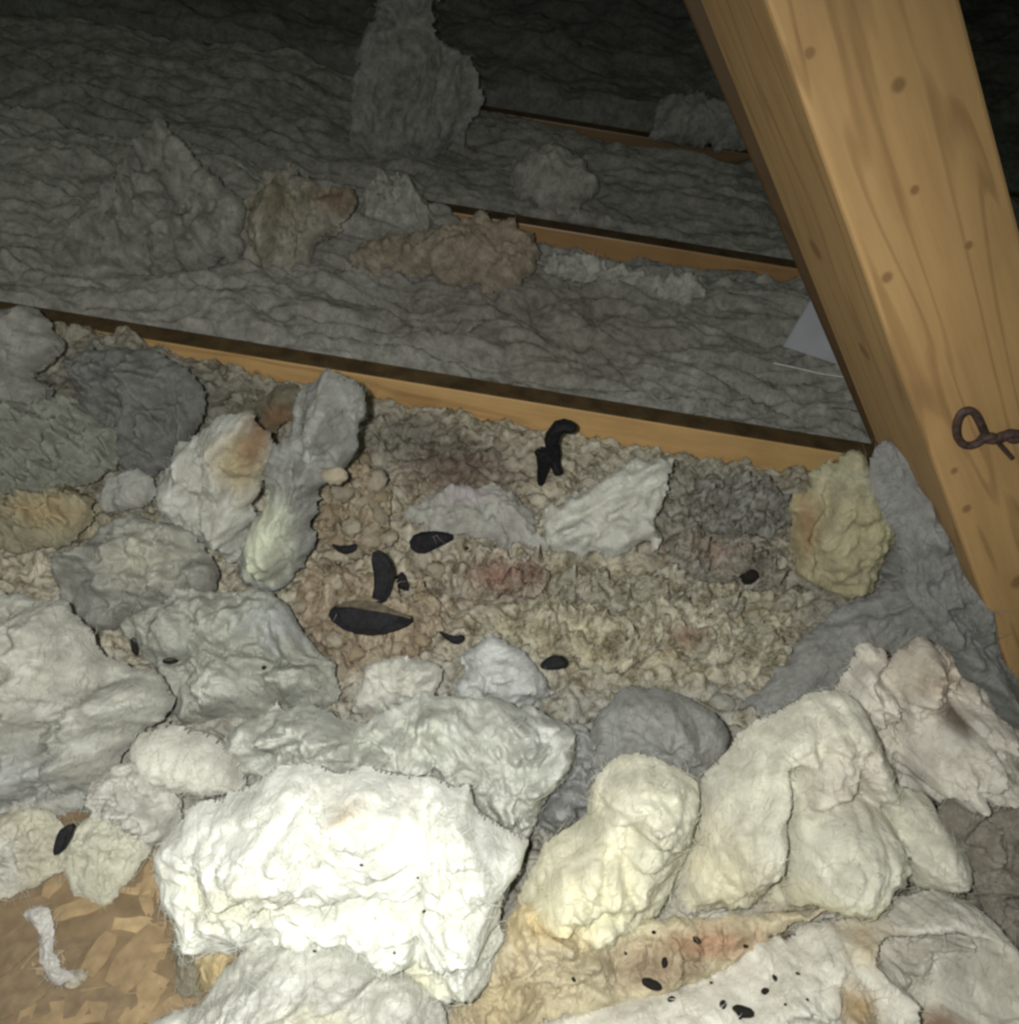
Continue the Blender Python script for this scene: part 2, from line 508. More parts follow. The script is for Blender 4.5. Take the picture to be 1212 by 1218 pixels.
slab('floor', -3.2, 3.6, -.3, 5.4, -.013, 0, plain_material('gypsum_back', (.33, .31, .27), var=.2, scale=20))
roofm = plain_material('roof_sheathing', (.16, .12, .08), var=.3, scale=12)
rz = math.atan2(2.2, -4.6)
roof = box_prism('ceiling', (-3.2, 5.4, .03), (6.8, 0, 0), (0, -3.8, 2.3), (0, .006, .0126), roofm, .001)
roof['kind'] = 'structure'

# ------------------------------------------------------------------ timbers
PALE, DARKG = lin(196, 146, 80), lin(122, 72, 34)
def joist(label, yf, x0, x1, base, dark, knots, seed, dust):
    m = wood_material('joist_wood', base, dark, rings=.7, knots=knots, rough=.38, grime=.3)
    top = plain_material('dusty_joist_top', dust, rough=.9, var=.35, scale=40)
    o = box_prism('joist', (x0, yf, .0005), (x1 - x0, 0, 0), (0, .038, 0), (0, 0, .0885), m, .003)
    o.data.materials.append(top)
    for p in o.data.polygons:
        if p.normal.z > .9: p.material_index = 1
    tag(o, label, 'joist', 'ceiling joists')
    return o

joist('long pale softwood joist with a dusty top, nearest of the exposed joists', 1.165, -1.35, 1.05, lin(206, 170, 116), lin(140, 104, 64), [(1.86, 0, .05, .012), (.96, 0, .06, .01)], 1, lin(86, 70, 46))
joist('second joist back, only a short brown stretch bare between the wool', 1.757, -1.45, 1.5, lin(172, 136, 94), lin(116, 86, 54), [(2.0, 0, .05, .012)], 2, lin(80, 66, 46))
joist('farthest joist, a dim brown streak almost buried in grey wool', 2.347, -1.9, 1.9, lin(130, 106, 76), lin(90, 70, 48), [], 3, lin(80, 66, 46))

# leaning truss web beside the camera
Y0 = .575
e0, e1 = on_y(911., 0., Y0), on_y(1176., 730., Y0)
wdir = (e1 - e0) / np.linalg.norm(e1 - e0)                    # down the timber
wside = np.array([-wdir[2], 0, wdir[0]]); wside *= np.sign(wside[0])
ydir = np.array([0., 1., 0.])
bt = .125
best, al = 9e9, 0.
for t_ in np.linspace(.05, .8, 151):                           # how far the timber is turned about its length, so its left face shows
    g_ = math.cos(t_) * ydir - math.sin(t_) * wside
    er = 0
    for (px_, py_) in ((841., 0.), (966., 330.), (1036., 530.)):
        er += (on_y(px_, py_, Y0 + bt * math.cos(t_)) - e0) @ wside + bt * math.sin(t_)
    if abs(er) < best: best, al = abs(er), t_
face = math.cos(al) * wside + math.sin(al) * ydir
depth = math.cos(al) * ydir - math.sin(al) * wside
nface = -depth
def on_face(px, py, off=0.): return on_plane(np.float64(px), np.float64(py), e0 + nface * off, nface)
wid = .5 * ((on_face(1141., 0.) - e0) @ face + (on_face(1212., 260.) - e0) @ face)
top_s = -.75
foot_s = (.004 - e0[2]) / wdir[2] - .10
pk = []
for (x, y, r) in ((1069, 101, .006), (963, 63, .005), (1088, 226, .004), (1055, 330, .005), (1152, 292, .004), (1211, 692, .009), (1150, 605, .005), (1135, 560, .004)):
    v = on_face(x, y) - (e0 + wdir * top_s)
    pk.append((float(v @ wdir), float(v @ face), 0., r))
for (x, y, r) in ((970, 297, .012), (1028, 418, .011)):
    v = on_plane(np.float64(x), np.float64(y), e0, -face) - (e0 + wdir * top_s)
    pk.append((float(v @ wdir), 0., float(v @ depth), r))
postm = wood_material('truss_web_wood', lin(154, 125, 83), lin(98, 72, 44), rings=1.3, knots=pk, grime=.22)
post = box_prism('truss_web', e0 + wdir * top_s, wdir * (foot_s - top_s), face * wid, depth * bt, postm, .003)
tag(post, 'thick leaning pine timber rising out of the wool, bright knotty face', 'timber', 'truss webs')
# the same web of the next truss, half hidden behind the first
Yb = 1.12
b0, b1 = on_y(812., 0., Yb), on_y(1042., 540., Yb)
bd = (b1 - b0) / np.linalg.norm(b1 - b0)
bs = np.array([-bd[2], 0, bd[0]]); bs *= np.sign(bs[0])
bf = (.095 - b0[2]) / bd[2]
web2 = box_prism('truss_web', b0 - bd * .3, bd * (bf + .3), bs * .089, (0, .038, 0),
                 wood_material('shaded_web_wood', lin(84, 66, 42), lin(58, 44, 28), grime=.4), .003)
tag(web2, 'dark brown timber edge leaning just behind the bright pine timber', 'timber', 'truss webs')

# ------------------------------------------------------------------ beds of insulation between the joists
def P3(X, Y): return np.stack([X, Y, np.zeros_like(X)], 1)

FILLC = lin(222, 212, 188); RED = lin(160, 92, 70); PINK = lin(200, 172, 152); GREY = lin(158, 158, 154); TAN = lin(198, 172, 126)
def z_near(X, Y):
    p = P3(X, Y)
    q = warp(p, .012, 22, 5)
    lumps = billow(q / .042, 2, 11, .6) * 2 - .5
    fines = billow(warp(p, .006, 40, 6) / .016, 3, 21, .6) * 2 - .6
    z = .058 + .010 * fbm(p * 5, 2, 2) + .020 * lumps + .0075 * fines
    z = z + .024 * np.clip((.80 - Y) / .12, 0, 1)
    far = np.clip((Y - 1.02) / .13, 0, 1)
    z = z - .012 * far * np.clip((X + .25) / .2, 0, 1) + .035 * np.clip((-X - .33) / .25, 0, 1) * np.clip((Y - .8) / .2, 0, 1)
    z = z + .03 * np.clip((X - .38) / .2, 0, 1) * np.clip((Y - .6) / .3, 0, 1)
    z = z + .012 * np.exp(-((X - .02) / .16) ** 2 - ((Y - 1.13) / .04) ** 2)
    return np.maximum(z, .006)
stain1 = [(600, 1000, 900, 230, lin(190, 190, 182), 1.), (560, 560, 90, 45, lin(150, 128, 116), .6), (600, 690, 50, 20, RED, .8), (545, 700, 70, 40, PINK, .5), (395, 700, 30, 20, RED, .6), (385, 660, 60, 45, lin(206, 188, 158), .7),
          (430, 745, 90, 40, lin(205, 180, 150), .9), (400, 770, 50, 40, lin(190, 165, 135), .8), (780, 745, 190, 70, lin(212, 204, 168), 1.), (690, 690, 120, 40, lin(205, 196, 165), .7),
          (800, 650, 30, 16, lin(190, 140, 105), .6), (860, 655, 40, 25, lin(205, 180, 160), .5), (850, 600, 120, 60, lin(165, 166, 158), .8), (530, 560, 60, 25, lin(140, 92, 82), .5),
          (480, 520, 90, 40, lin(140, 134, 128), .7), (810, 760, 30, 15, lin(165, 120, 85), .6), (1100, 720, 140, 120, lin(150, 150, 152), .9), (1190, 1060, 60, 200, lin(140, 130, 118), .9),
          (60, 600, 160, 60, lin(170, 160, 120), .6), (150, 480, 200, 90, lin(120, 120, 114), .8), (820, 1120, 200, 90, lin(205, 165, 100), .8)]
bed('loose_fill_insulation', 'lumpy beige grey loose-fill insulation with reddish patches, bed before the nearest joist', -.98, .95, .23, 1.163, .0029, z_near, FILLC, stain1, FILL, fuzz=9000, fw=.0004)

def fold_bed(base, amp, sc, seed, st=(1, 2.2)):
    def f(X, Y):
        p = P3(X, Y) * np.array([1.0 / st[1], 1, 1])
        q = warp(p, sc * .9, 1 / (sc * 2.2), seed)
        r = 1 - np.abs(perlin(q / sc, seed + 3)) * 2
        r2 = 1 - np.abs(perlin(warp(q, sc * .3, 1 / (sc * .7), seed + 8) / (sc * .42), seed + 5)) * 2
        z = base + amp * (.55 * (1 - r) + .3 * (1 - r2)) + amp * 1.2 * fbm(P3(X, Y) * 3.5, 3, seed + 30) + .25 * amp * billow(P3(X, Y) / .014, 2, seed + 31)
        return z
    return f
f2 = fold_bed(.068, .034, .06, 40)
def z2(X, Y):
    z = f2(X, Y)
    z = z - .030 * np.clip((Y - 1.66) / .08, 0, 1) * np.clip((X + .12) / .08, 0, 1) * np.clip((.50 - X) / .1, 0, 1)
    z = z + .05 * np.clip((-X - .1) / .5, 0, 1) * np.clip((Y - 1.25) / .3, 0, 1)
    return np.maximum(z, .01)
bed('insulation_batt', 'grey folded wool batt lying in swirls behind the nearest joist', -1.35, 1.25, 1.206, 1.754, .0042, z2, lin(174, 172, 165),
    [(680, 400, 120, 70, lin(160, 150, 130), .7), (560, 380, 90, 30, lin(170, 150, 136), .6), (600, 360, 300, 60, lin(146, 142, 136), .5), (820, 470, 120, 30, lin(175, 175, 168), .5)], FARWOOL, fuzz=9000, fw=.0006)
f3 = fold_bed(.075, .030, .07, 60)
def z3(X, Y):
    z = f3(X, Y)
    z = z - .035 * np.clip((Y - 2.26) / .07, 0, 1) * np.clip((X - .0) / .08, 0, 1) * np.clip((.42 - X) / .08, 0, 1)
    return np.maximum(z + .05 * np.clip((-X - .2) / .5, 0, 1), .01)
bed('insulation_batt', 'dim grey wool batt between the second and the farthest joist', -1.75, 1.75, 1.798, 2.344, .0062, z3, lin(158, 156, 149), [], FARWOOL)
f4 = fold_bed(.10, .05, .16, 80, (1, 1.4))
def z4(X, Y):
    z = f4(X, Y) + .05 * np.clip((Y - 2.7) / 1.2, 0, 1) + .06 * np.clip((-X - .2) / .8, 0, 1)
    return np.maximum(z, .01)
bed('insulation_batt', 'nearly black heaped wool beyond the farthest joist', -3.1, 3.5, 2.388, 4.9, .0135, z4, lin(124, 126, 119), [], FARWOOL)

def bed_level(X, Y):
    z = np.where(Y < 1.165, z_near(X, Y), .0885)
    z = np.where((Y > 1.204) & (Y < 1.756), z2(X, Y), z)
    z = np.where((Y > 1.796) & (Y < 2.346), z3(X, Y), z)
    return np.where(Y > 2.386, z4(X, Y), z)
# ================================================================== torn tufts of wool, far to near
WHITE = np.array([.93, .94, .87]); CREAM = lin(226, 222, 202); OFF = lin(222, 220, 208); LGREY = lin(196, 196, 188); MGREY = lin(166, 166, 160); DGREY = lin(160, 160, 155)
BLUEG = lin(190, 192, 192); YEL = lin(244, 226, 150); OCHRE = lin(196, 142, 60); ORANGE = lin(222, 160, 84)
T = 'insulation_tuft'
# ---- far, dim
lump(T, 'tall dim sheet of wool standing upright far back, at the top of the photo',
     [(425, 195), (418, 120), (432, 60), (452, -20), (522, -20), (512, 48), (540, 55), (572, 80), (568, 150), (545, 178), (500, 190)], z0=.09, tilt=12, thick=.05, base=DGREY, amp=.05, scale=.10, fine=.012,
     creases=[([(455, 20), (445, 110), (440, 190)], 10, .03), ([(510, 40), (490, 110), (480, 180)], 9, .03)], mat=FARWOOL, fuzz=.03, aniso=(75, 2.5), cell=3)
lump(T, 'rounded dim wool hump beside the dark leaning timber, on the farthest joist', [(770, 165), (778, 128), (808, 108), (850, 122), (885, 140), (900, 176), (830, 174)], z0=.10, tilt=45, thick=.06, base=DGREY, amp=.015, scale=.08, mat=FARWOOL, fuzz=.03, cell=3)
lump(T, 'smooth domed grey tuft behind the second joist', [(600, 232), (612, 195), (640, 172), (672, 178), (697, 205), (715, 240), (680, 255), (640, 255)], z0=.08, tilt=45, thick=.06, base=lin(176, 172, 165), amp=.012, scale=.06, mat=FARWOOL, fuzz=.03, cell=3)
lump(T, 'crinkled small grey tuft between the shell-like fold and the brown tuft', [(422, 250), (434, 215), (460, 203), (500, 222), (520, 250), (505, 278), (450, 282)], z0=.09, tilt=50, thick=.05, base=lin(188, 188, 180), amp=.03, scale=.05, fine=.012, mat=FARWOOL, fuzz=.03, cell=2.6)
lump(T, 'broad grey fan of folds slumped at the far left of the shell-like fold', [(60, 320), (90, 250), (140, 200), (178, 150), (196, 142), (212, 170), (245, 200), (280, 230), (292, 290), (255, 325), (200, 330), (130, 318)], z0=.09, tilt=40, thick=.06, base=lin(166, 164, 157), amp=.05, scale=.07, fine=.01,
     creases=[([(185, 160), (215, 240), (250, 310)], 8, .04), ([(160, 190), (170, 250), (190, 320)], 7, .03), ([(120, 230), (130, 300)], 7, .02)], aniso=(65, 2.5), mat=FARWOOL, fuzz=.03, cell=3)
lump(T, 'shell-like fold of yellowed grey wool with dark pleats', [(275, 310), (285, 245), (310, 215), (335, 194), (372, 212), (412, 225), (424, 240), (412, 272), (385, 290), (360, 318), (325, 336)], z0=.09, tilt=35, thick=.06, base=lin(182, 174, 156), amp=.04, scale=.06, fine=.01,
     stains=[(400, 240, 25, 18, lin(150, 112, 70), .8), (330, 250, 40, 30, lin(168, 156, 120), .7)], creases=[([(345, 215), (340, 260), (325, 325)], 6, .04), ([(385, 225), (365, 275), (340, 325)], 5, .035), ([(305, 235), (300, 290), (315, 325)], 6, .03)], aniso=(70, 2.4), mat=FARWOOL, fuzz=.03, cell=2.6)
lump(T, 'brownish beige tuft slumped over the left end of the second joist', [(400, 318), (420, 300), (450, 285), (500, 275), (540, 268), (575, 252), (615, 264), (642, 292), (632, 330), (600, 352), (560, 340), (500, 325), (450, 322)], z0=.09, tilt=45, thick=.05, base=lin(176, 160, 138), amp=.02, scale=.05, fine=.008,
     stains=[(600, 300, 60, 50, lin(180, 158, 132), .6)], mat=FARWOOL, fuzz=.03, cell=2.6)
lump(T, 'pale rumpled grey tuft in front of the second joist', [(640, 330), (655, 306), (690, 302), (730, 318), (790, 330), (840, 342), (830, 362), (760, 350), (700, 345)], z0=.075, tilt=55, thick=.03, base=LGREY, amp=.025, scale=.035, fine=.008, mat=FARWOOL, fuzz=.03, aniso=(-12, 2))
# ---- left middle
lump(T, 'pale rounded wool lobe at the left edge, above the dark grey batt', [(-30, 385), (0, 374), (30, 366), (58, 378), (68, 405), (56, 432), (46, 450), (66, 468), (55, 486), (20, 508), (-30, 512)], z0=.10, tilt=40, thick=.06, base=lin(164, 163, 155), amp=.02, scale=.06, fine=.005)
lump(T, 'dark grey batt scrap leaning under the left end of the nearest joist', [(70, 440), (95, 415), (140, 405), (200, 425), (248, 468), (246, 500), (210, 532), (198, 562), (150, 565), (128, 535), (95, 505)], z0=.09, tilt=42, thick=.05, base=lin(128, 130, 126), amp=.03, scale=.06, fine=.006,
     creases=[([(120, 450), (180, 470), (240, 480)], 8, .02)])
lump(T, 'crumpled grey green wool at the left edge below the pale lobe', [(-30, 500), (30, 478), (80, 470), (130, 500), (150, 545), (120, 575), (60, 590), (-30, 600)], z0=.09, tilt=55, thick=.035, base=lin(150, 152, 138), amp=.03, scale=.03, fine=.01)
lump(T, 'yellowed wool scrap at the left edge with a rusty dark spot', [(-30, 610), (30, 590), (80, 578), (115, 590), (112, 620), (80, 650), (40, 660), (-30, 655)], z0=.085, tilt=60, thick=.025, base=lin(168, 160, 124), amp=.02, scale=.025, fine=.008,
     stains=[(95, 588, 20, 10, lin(70, 50, 30), .9), (60, 615, 40, 18, lin(196, 166, 104), .8)])
lump(T, 'small pale grey flake of wool beside the standing torn tuft', [(112, 588), (120, 568), (160, 560), (192, 568), (186, 592), (165, 606), (130, 608)], z0=.09, tilt=50, thick=.018, base=lin(184, 184, 178), amp=.008, scale=.03, fine=.003)
lump(T, 'grey batt lump left of the standing torn tuft', [(70, 665), (120, 625), (175, 608), (235, 636), (270, 690), (255, 725), (205, 745), (150, 750), (105, 738), (70, 705)], z0=.085, tilt=52, thick=.05, base=lin(160, 160, 152), amp=.025, scale=.06, fine=.006,
     stains=[(185, 670, 50, 40, lin(190, 188, 168), .8)], creases=[([(130, 640), (150, 690)], 7, .012)])
lump(T, 'standing torn tuft, white wing with a yellow stain and a brown torn edge', [(182, 590), (200, 550), (222, 518), (255, 500), (290, 488), (318, 505), (330, 535), (322, 568), (302, 592), (294, 625), (288, 662), (270, 664), (255, 645), (238, 628), (208, 618)], z0=.10, tilt=18, lobes=[([(185,590),(205,550),(238,518),(242,570),(252,640),(215,615)],.016),([(262,600),(285,600),(288,650),(268,655)],.01)], thick=.045, base=LGREY, amp=.018, scale=.06, fine=.004,
     stains=[(298, 545, 32, 42, lin(186, 164, 112), .9), (318, 518, 16, 30, lin(150, 112, 66), .9), (260, 570, 25, 60, lin(192, 190, 178), .7)], creases=[([(238, 520), (235, 570), (245, 620)], 5, .018), ([(300, 600), (285, 650)], 5, .01)], aniso=(75, 2.))
lump(T, 'standing torn tuft, grey column leaning against the nearest joist', [(322, 545), (345, 500), (352, 465), (375, 440), (412, 440), (434, 462), (432, 500), (416, 545), (392, 572), (383, 612), (375, 655), (352, 692), (318, 698), (288, 672), (292, 640), (308, 615), (326, 595)], z0=.09, tilt=18, thick=.05, base=lin(154, 155, 151), amp=.022, scale=.06, fine=.005,
     stains=[(330, 630, 30, 50, lin(216, 222, 190), .9), (375, 515, 12, 22, lin(210, 214, 205), .7), (310, 690, 30, 20, lin(168, 172, 180), .8)], bumps=[(325, 625, 32, .03), (390, 475, 40, .02)], creases=[([(352, 560), (350, 620), (352, 690)], 4, .02), ([(360, 480), (350, 560)], 5, .02)], aniso=(80, 2.2))
lump(T, 'olive brown scrap of wool lying against the nearest joist beside the grey column', [(262, 500), (290, 480), (330, 462), (352, 448), (362, 470), (345, 500), (330, 525), (300, 505)], z0=.10, tilt=35, thick=.02, base=lin(128, 122, 98), amp=.012, scale=.03, fine=.005, stains=[(335, 495, 18, 18, lin(150, 104, 52), .8)], aniso=(30, 2))
# ---- bay centre
lump(T, 'flat pinkish grey tuft below the charred twig-like scrap', [(478, 622), (500, 600), (535, 585), (575, 578), (620, 592), (648, 622), (645, 655), (600, 650), (550, 638), (500, 640)], z0=.07, tilt=66, thick=.022, base=lin(186, 184, 176), amp=.012, scale=.04, fine=.003, stains=[(560, 592, 30, 14, lin(196, 180, 190), .8)], edge=7)
lump(T, 'pale wispy wedge of wool pointing up at the nearest joist', [(640, 622), (668, 598), (700, 580), (730, 566), (770, 552), (808, 554), (800, 578), (778, 606), (784, 632), (768, 656), (740, 670), (700, 666), (662, 658), (642, 645)], z0=.07, tilt=45, thick=.03, base=lin(216, 216, 206), amp=.018, scale=.04, fine=.004, aniso=(28, 2.5), edge=6,
     creases=[([(770, 608), (720, 618), (660, 630)], 6, .012)])
lump(T, 'yellowed upright tuft standing left of the bright leaning timber', [(940, 605), (948, 578), (972, 555), (1008, 540), (1042, 552), (1066, 588), (1066, 622), (1056, 655), (1042, 692), (1012, 710), (985, 702), (962, 682), (948, 652)], z0=.07, tilt=25, curl=.35, thick=.045, base=lin(200, 190, 140), amp=.013, scale=.06, fine=.004,
     stains=[(955, 620, 14, 45, lin(190, 150, 92), .9), (1045, 615, 16, 35, lin(214, 206, 140), .9), (1000, 565, 45, 22, lin(190, 184, 150), .7)], creases=[([(975, 570), (968, 640), (980, 690)], 5, .02), ([(1010, 590), (1000, 620)], 8, .012)], edge=6)
lump(T, 'hazy grey tuft between the yellowed upright tuft and the bright leaning timber', [(1030, 560), (1050, 530), (1080, 525), (1110, 570), (1130, 620), (1120, 660), (1085, 690), (1050, 700), (1050, 650), (1068, 610)], z0=.085, tilt=35, thick=.04, base=lin(148, 150, 148), amp=.025, scale=.05, fine=.006, edge=7)
lump(T, 'grey wool heaped against the left side of the bright leaning timber', [(1030, 548), (1044, 528), (1066, 520), (1096, 530), (1124, 590), (1154, 660), (1184, 735), (1219, 830), (1240, 890), (1195, 862), (1150, 800), (1110, 750), (1080, 705), (1056, 645), (1038, 590)], tilt=28, thick=.03, base=lin(126, 127, 126), amp=.024, scale=.05, fine=.006, at_y=Y0 + .035, anchor=(1130, 680), aniso=(-62, 2.2), edge=4)
lump(T, 'smooth grey batt sloping down from the foot of the bright leaning timber', [(868, 862), (900, 825), (935, 785), (985, 735), (1030, 700), (1090, 668), (1135, 640), (1175, 690), (1205, 770), (1240, 850), (1235, 890), (1195, 870), (1140, 830), (1080, 800), (1010, 830), (950, 850), (900, 872)], z0=.085, tilt=66, thick=.03, base=lin(158, 158, 156), amp=.014, scale=.06, fine=.003, aniso=(25, 3.2), anchor=(1000, 850))
lump(T, 'bluish white tuft with a soft peak below the small charred curl', [(540, 815), (552, 772), (578, 752), (610, 764), (640, 795), (666, 828), (640, 842), (600, 845), (560, 840)], z0=.085, tilt=40, thick=.04, base=lin(206, 209, 209), amp=.015, scale=.05, fine=.003)
lump(T, 'small white peak of wool below the large charred slab', [(418, 832), (436, 798), (468, 778), (506, 782), (530, 796), (522, 818), (500, 834), (455, 850), (428, 852)], z0=.09, tilt=45, thick=.03, base=OFF, amp=.012, scale=.04, fine=.004)
# ---- left front
lump(T, 'grey green batt flap under the two small dark droppings', [(135, 745), (205, 712), (268, 696), (312, 698), (342, 732), (375, 770), (400, 800), (398, 838), (350, 842), (300, 850), (255, 866), (210, 850), (190, 805), (158, 775)], z0=.085, tilt=55, lobes=[([(160,770),(215,720),(290,705),(320,740),(280,775),(210,800)],.018),([(215,815),(290,780),(370,790),(390,830),(300,845),(250,860)],.018)], thick=.045, base=lin(178, 180, 168), amp=.022, scale=.05, fine=.005,
     stains=[(265, 822, 30, 14, lin(216, 216, 208), .8), (340, 745, 40, 30, lin(178, 182, 186), .7)], creases=[([(205, 795), (260, 770), (330, 785)], 7, .014), ([(280, 710), (310, 755), (350, 790)], 6, .014)])
lump(T, 'large light grey batt end at the left edge', [(-40, 715), (50, 706), (110, 728), (138, 775), (188, 806), (206, 832), (202, 856), (166, 876), (142, 908), (122, 938), (96, 964), (60, 980), (-40, 985)], z0=.085, tilt=48, lobes=[([(-20,725),(110,735),(150,790),(120,830),(40,830),(-20,810)],.018),([(130,800),(200,810),(205,840),(160,880),(125,930),(85,960),(75,900),(95,850)],.026),([(-20,850),(60,850),(75,910),(50,960),(-20,965)],.018)], thick=.06, base=lin(190, 190, 180), amp=.028, scale=.07, fine=.005,
     stains=[(50, 790, 90, 60, lin(196, 190, 176), .6), (30, 930, 80, 40, lin(176, 178, 180), .8)], creases=[([(75, 830), (60, 890), (50, 960)], 9, .016), ([(120, 800), (100, 850), (60, 870)], 8, .016), ([(0, 830), (40, 850), (70, 900)], 8, .014)], aniso=(35, 1.8))
lump(T, 'greyish small tuft with tight wrinkles left of the big white tuft', [(98, 965), (112, 930), (134, 912), (162, 908), (195, 928), (215, 945), (212, 980), (198, 1005), (172, 1012), (146, 1008), (120, 992)], z0=.09, tilt=48, thick=.035, base=lin(208, 206, 196), amp=.02, scale=.028, fine=.005, creases=[([(140, 950), (185, 970)], 5, .012), ([(125, 985), (180, 990)], 5, .01)])
# ---- front row
lump(T, 'greenish white lumpy tuft piled behind the big white tuft', [(268, 890), (290, 852), (345, 830), (388, 838), (420, 852), (455, 836), (500, 822), (560, 832), (612, 832), (655, 845), (680, 880), (682, 915), (660, 942), (640, 975), (620, 1000), (560, 1005), (480, 975), (400, 945), (330, 940), (282, 910)], z0=.09, tilt=48, lobes=[([(590,850),(660,850),(678,885),(670,930),(640,970),(610,985),(600,930)],.022),([(345,835),(420,850),(430,880),(380,900),(310,890)],.018),([(430,865),(500,840),(580,850),(600,890),(540,915),(470,905)],.018)], thick=.055, base=lin(206, 208, 198), amp=.03, scale=.055, fine=.007,
     stains=[(640, 870, 40, 40, lin(200, 202, 200), .6), (500, 870, 80, 25, lin(210, 214, 198), .5)], bumps=[(400, 880, 40, .015), (600, 880, 50, .02)], creases=[([(300, 900), (370, 880), (440, 890)], 8, .018), ([(480, 850), (540, 900), (580, 960)], 8, .018), ([(600, 860), (630, 920), (610, 970)], 6, .016)])
lump(T, 'dark grey fluffy tuft between the two white heaps', [(640, 985), (655, 940), (675, 905), (680, 860), (705, 870), (722, 905), (716, 945), (700, 980), (665, 1000)], z0=.08, tilt=50, thick=.03, base=lin(156, 158, 158), amp=.02, scale=.035, fine=.006)
lump(T, 'rounded slate grey tuft with a pale lower edge, behind the yellowed heap', [(700, 900), (706, 862), (722, 832), (760, 815), (802, 820), (842, 843), (866, 872), (855, 910), (838, 950), (800, 985), (755, 985), (722, 955)], z0=.085, tilt=40, curl=.3, thick=.05, base=lin(152, 153, 150), amp=.014, scale=.06, fine=.003, stains=[(745, 925, 40, 30, lin(206, 212, 208), .9)], edge=3)
lump(T, 'big white cream batt fold with a deep crease, arched like a tent', [(778, 1082), (800, 1019), (812, 977), (826, 939), (855, 907), (890, 868), (922, 842), (955, 826), (1000, 816), (1028, 840), (1042, 872), (1052, 910), (1066, 938), (1090, 943), (1118, 964), (1138, 990), (1146, 1015), (1140, 1040), (1105, 1050), (1060, 1046), (1030, 1052), (975, 1072), (903, 1068), (840, 1078)], z0=.09, tilt=38, lobes=[([(786,1065),(815,977),(856,909),(920,846),(950,850),(930,930),(912,1000),(900,1055),(840,1062)],.02),([(915,1000),(945,950),(1000,935),(1045,960),(1060,1010),(1040,1040),(960,1060),(912,1050)],.028),([(1060,960),(1100,955),(1140,1000),(1138,1035),(1090,1045),(1055,1030)],.024),([(985,830),(1030,850),(1050,910),(1060,950),(1020,940),(1000,900)],.018)], curl=.15, edge=2.5, thick=.075, base=CREAM, amp=.014, scale=.075, fine=.0035,
     stains=[(840, 1020, 45, 60, lin(232, 222, 182), .8), (960, 1040, 60, 30, lin(240, 232, 180), .8), (1080, 1044, 40, 14, lin(226, 206, 120), .8), (1000, 900, 60, 50, lin(214, 204, 188), .7), (1115, 1000, 40, 40, lin(226, 220, 206), .8)],
     creases=[([(935, 900), (918, 950), (912, 1000), (902, 1060)], 9, .035), ([(945, 945), (1000, 930), (1040, 960)], 9, .025), ([(1040, 960), (1050, 1000), (1060, 1030)], 7, .014), ([(1010, 880), (1000, 930)], 7, .018), ([(960, 850), (955, 890)], 6, .012)],
     bumps=[(860, 970, 60, .02), (975, 1005, 60, .025), (1110, 1000, 40, .02)])
lump(T, 'torn ragged wool flap with crumpled peaks at the right edge', [(1000, 862), (1008, 805), (1011, 772), (1028, 758), (1044, 772), (1046, 798), (1056, 782), (1086, 754), (1112, 760), (1134, 785), (1128, 806), (1152, 806), (1176, 820), (1196, 845), (1240, 885), (1240, 935), (1180, 942), (1140, 940), (1100, 952), (1070, 945), (1048, 910), (1028, 880)], z0=.115, tilt=30, lobes=[([(1012,775),(1045,775),(1050,810),(1040,860),(1010,850)],.018),([(1050,775),(1110,760),(1145,800),(1120,820),(1060,830)],.018),([(1070,840),(1150,815),(1212,880),(1200,930),(1110,940),(1060,900)],.028)], curl=.35, thick=.055, base=lin(222, 214, 200), amp=.022, scale=.045, fine=.006,
     stains=[(1100, 790, 50, 30, lin(206, 186, 158), .8), (1110, 830, 14, 10, lin(120, 100, 80), .9)], creases=[([(1050, 800), (1060, 850), (1060, 910)], 7, .025), ([(1130, 800), (1115, 820), (1140, 830)], 5, .025), ([(1030, 780), (1040, 850)], 6, .015), ([(1075, 800), (1110, 810)], 5, .012)], bumps=[(1120, 885, 60, .03)])
lump(T, 'brown grey wool heaped in the right corner beside the wool roll', [(1105, 980), (1145, 940), (1180, 938), (1260, 940), (1260, 1260), (1185, 1260), (1192, 1130), (1176, 1090), (1150, 1070), (1146, 1030)], z0=.08, tilt=60, thick=.035, base=lin(158, 148, 134), amp=.025, scale=.045, fine=.006, anchor=(1190, 1230))
lump(T, 'yellow white heap of wool between the big white tuft and the tent-like fold', [(606, 1110), (618, 1060), (640, 1012), (676, 985), (698, 968), (708, 930), (728, 902), (760, 896), (802, 908), (834, 938), (820, 990), (800, 1050), (780, 1092), (722, 1115), (680, 1120), (640, 1118)], z0=.085, tilt=42, lobes=[([(706,930),(760,898),(832,935),(815,990),(780,1020),(740,1010)],.022),([(625,1060),(680,990),(730,1000),(770,1050),(760,1090),(690,1112),(620,1100)],.022)], curl=.3, thick=.06, base=lin(236, 232, 206), amp=.018, scale=.06, fine=.003,
     stains=[(690, 1050, 80, 60, lin(246, 240, 200), .9), (650, 1090, 50, 30, lin(242, 218, 150), 1.), (690, 970, 30, 25, lin(176, 174, 140), .7), (790, 1000, 40, 80, lin(214, 212, 186), .6)], creases=[([(745, 960), (735, 1020), (760, 1080)], 9, .014)], edge=3)
lump(T, 'thin greyish white layer of wool below the tent-like fold', [(730, 1112), (785, 1078), (850, 1070), (910, 1060), (975, 1064), (1010, 1050), (1045, 1038), (1060, 1052), (1020, 1090), (960, 1108), (900, 1112), (850, 1108), (790, 1112)], z0=.085, tilt=58, thick=.018, base=lin(210, 204, 190), amp=.012, scale=.03, fine=.004, aniso=(8, 3),
     stains=[(940, 1078, 40, 20, lin(190, 170, 130), .7), (1020, 1066, 30, 20, lin(222, 226, 220), .8)])
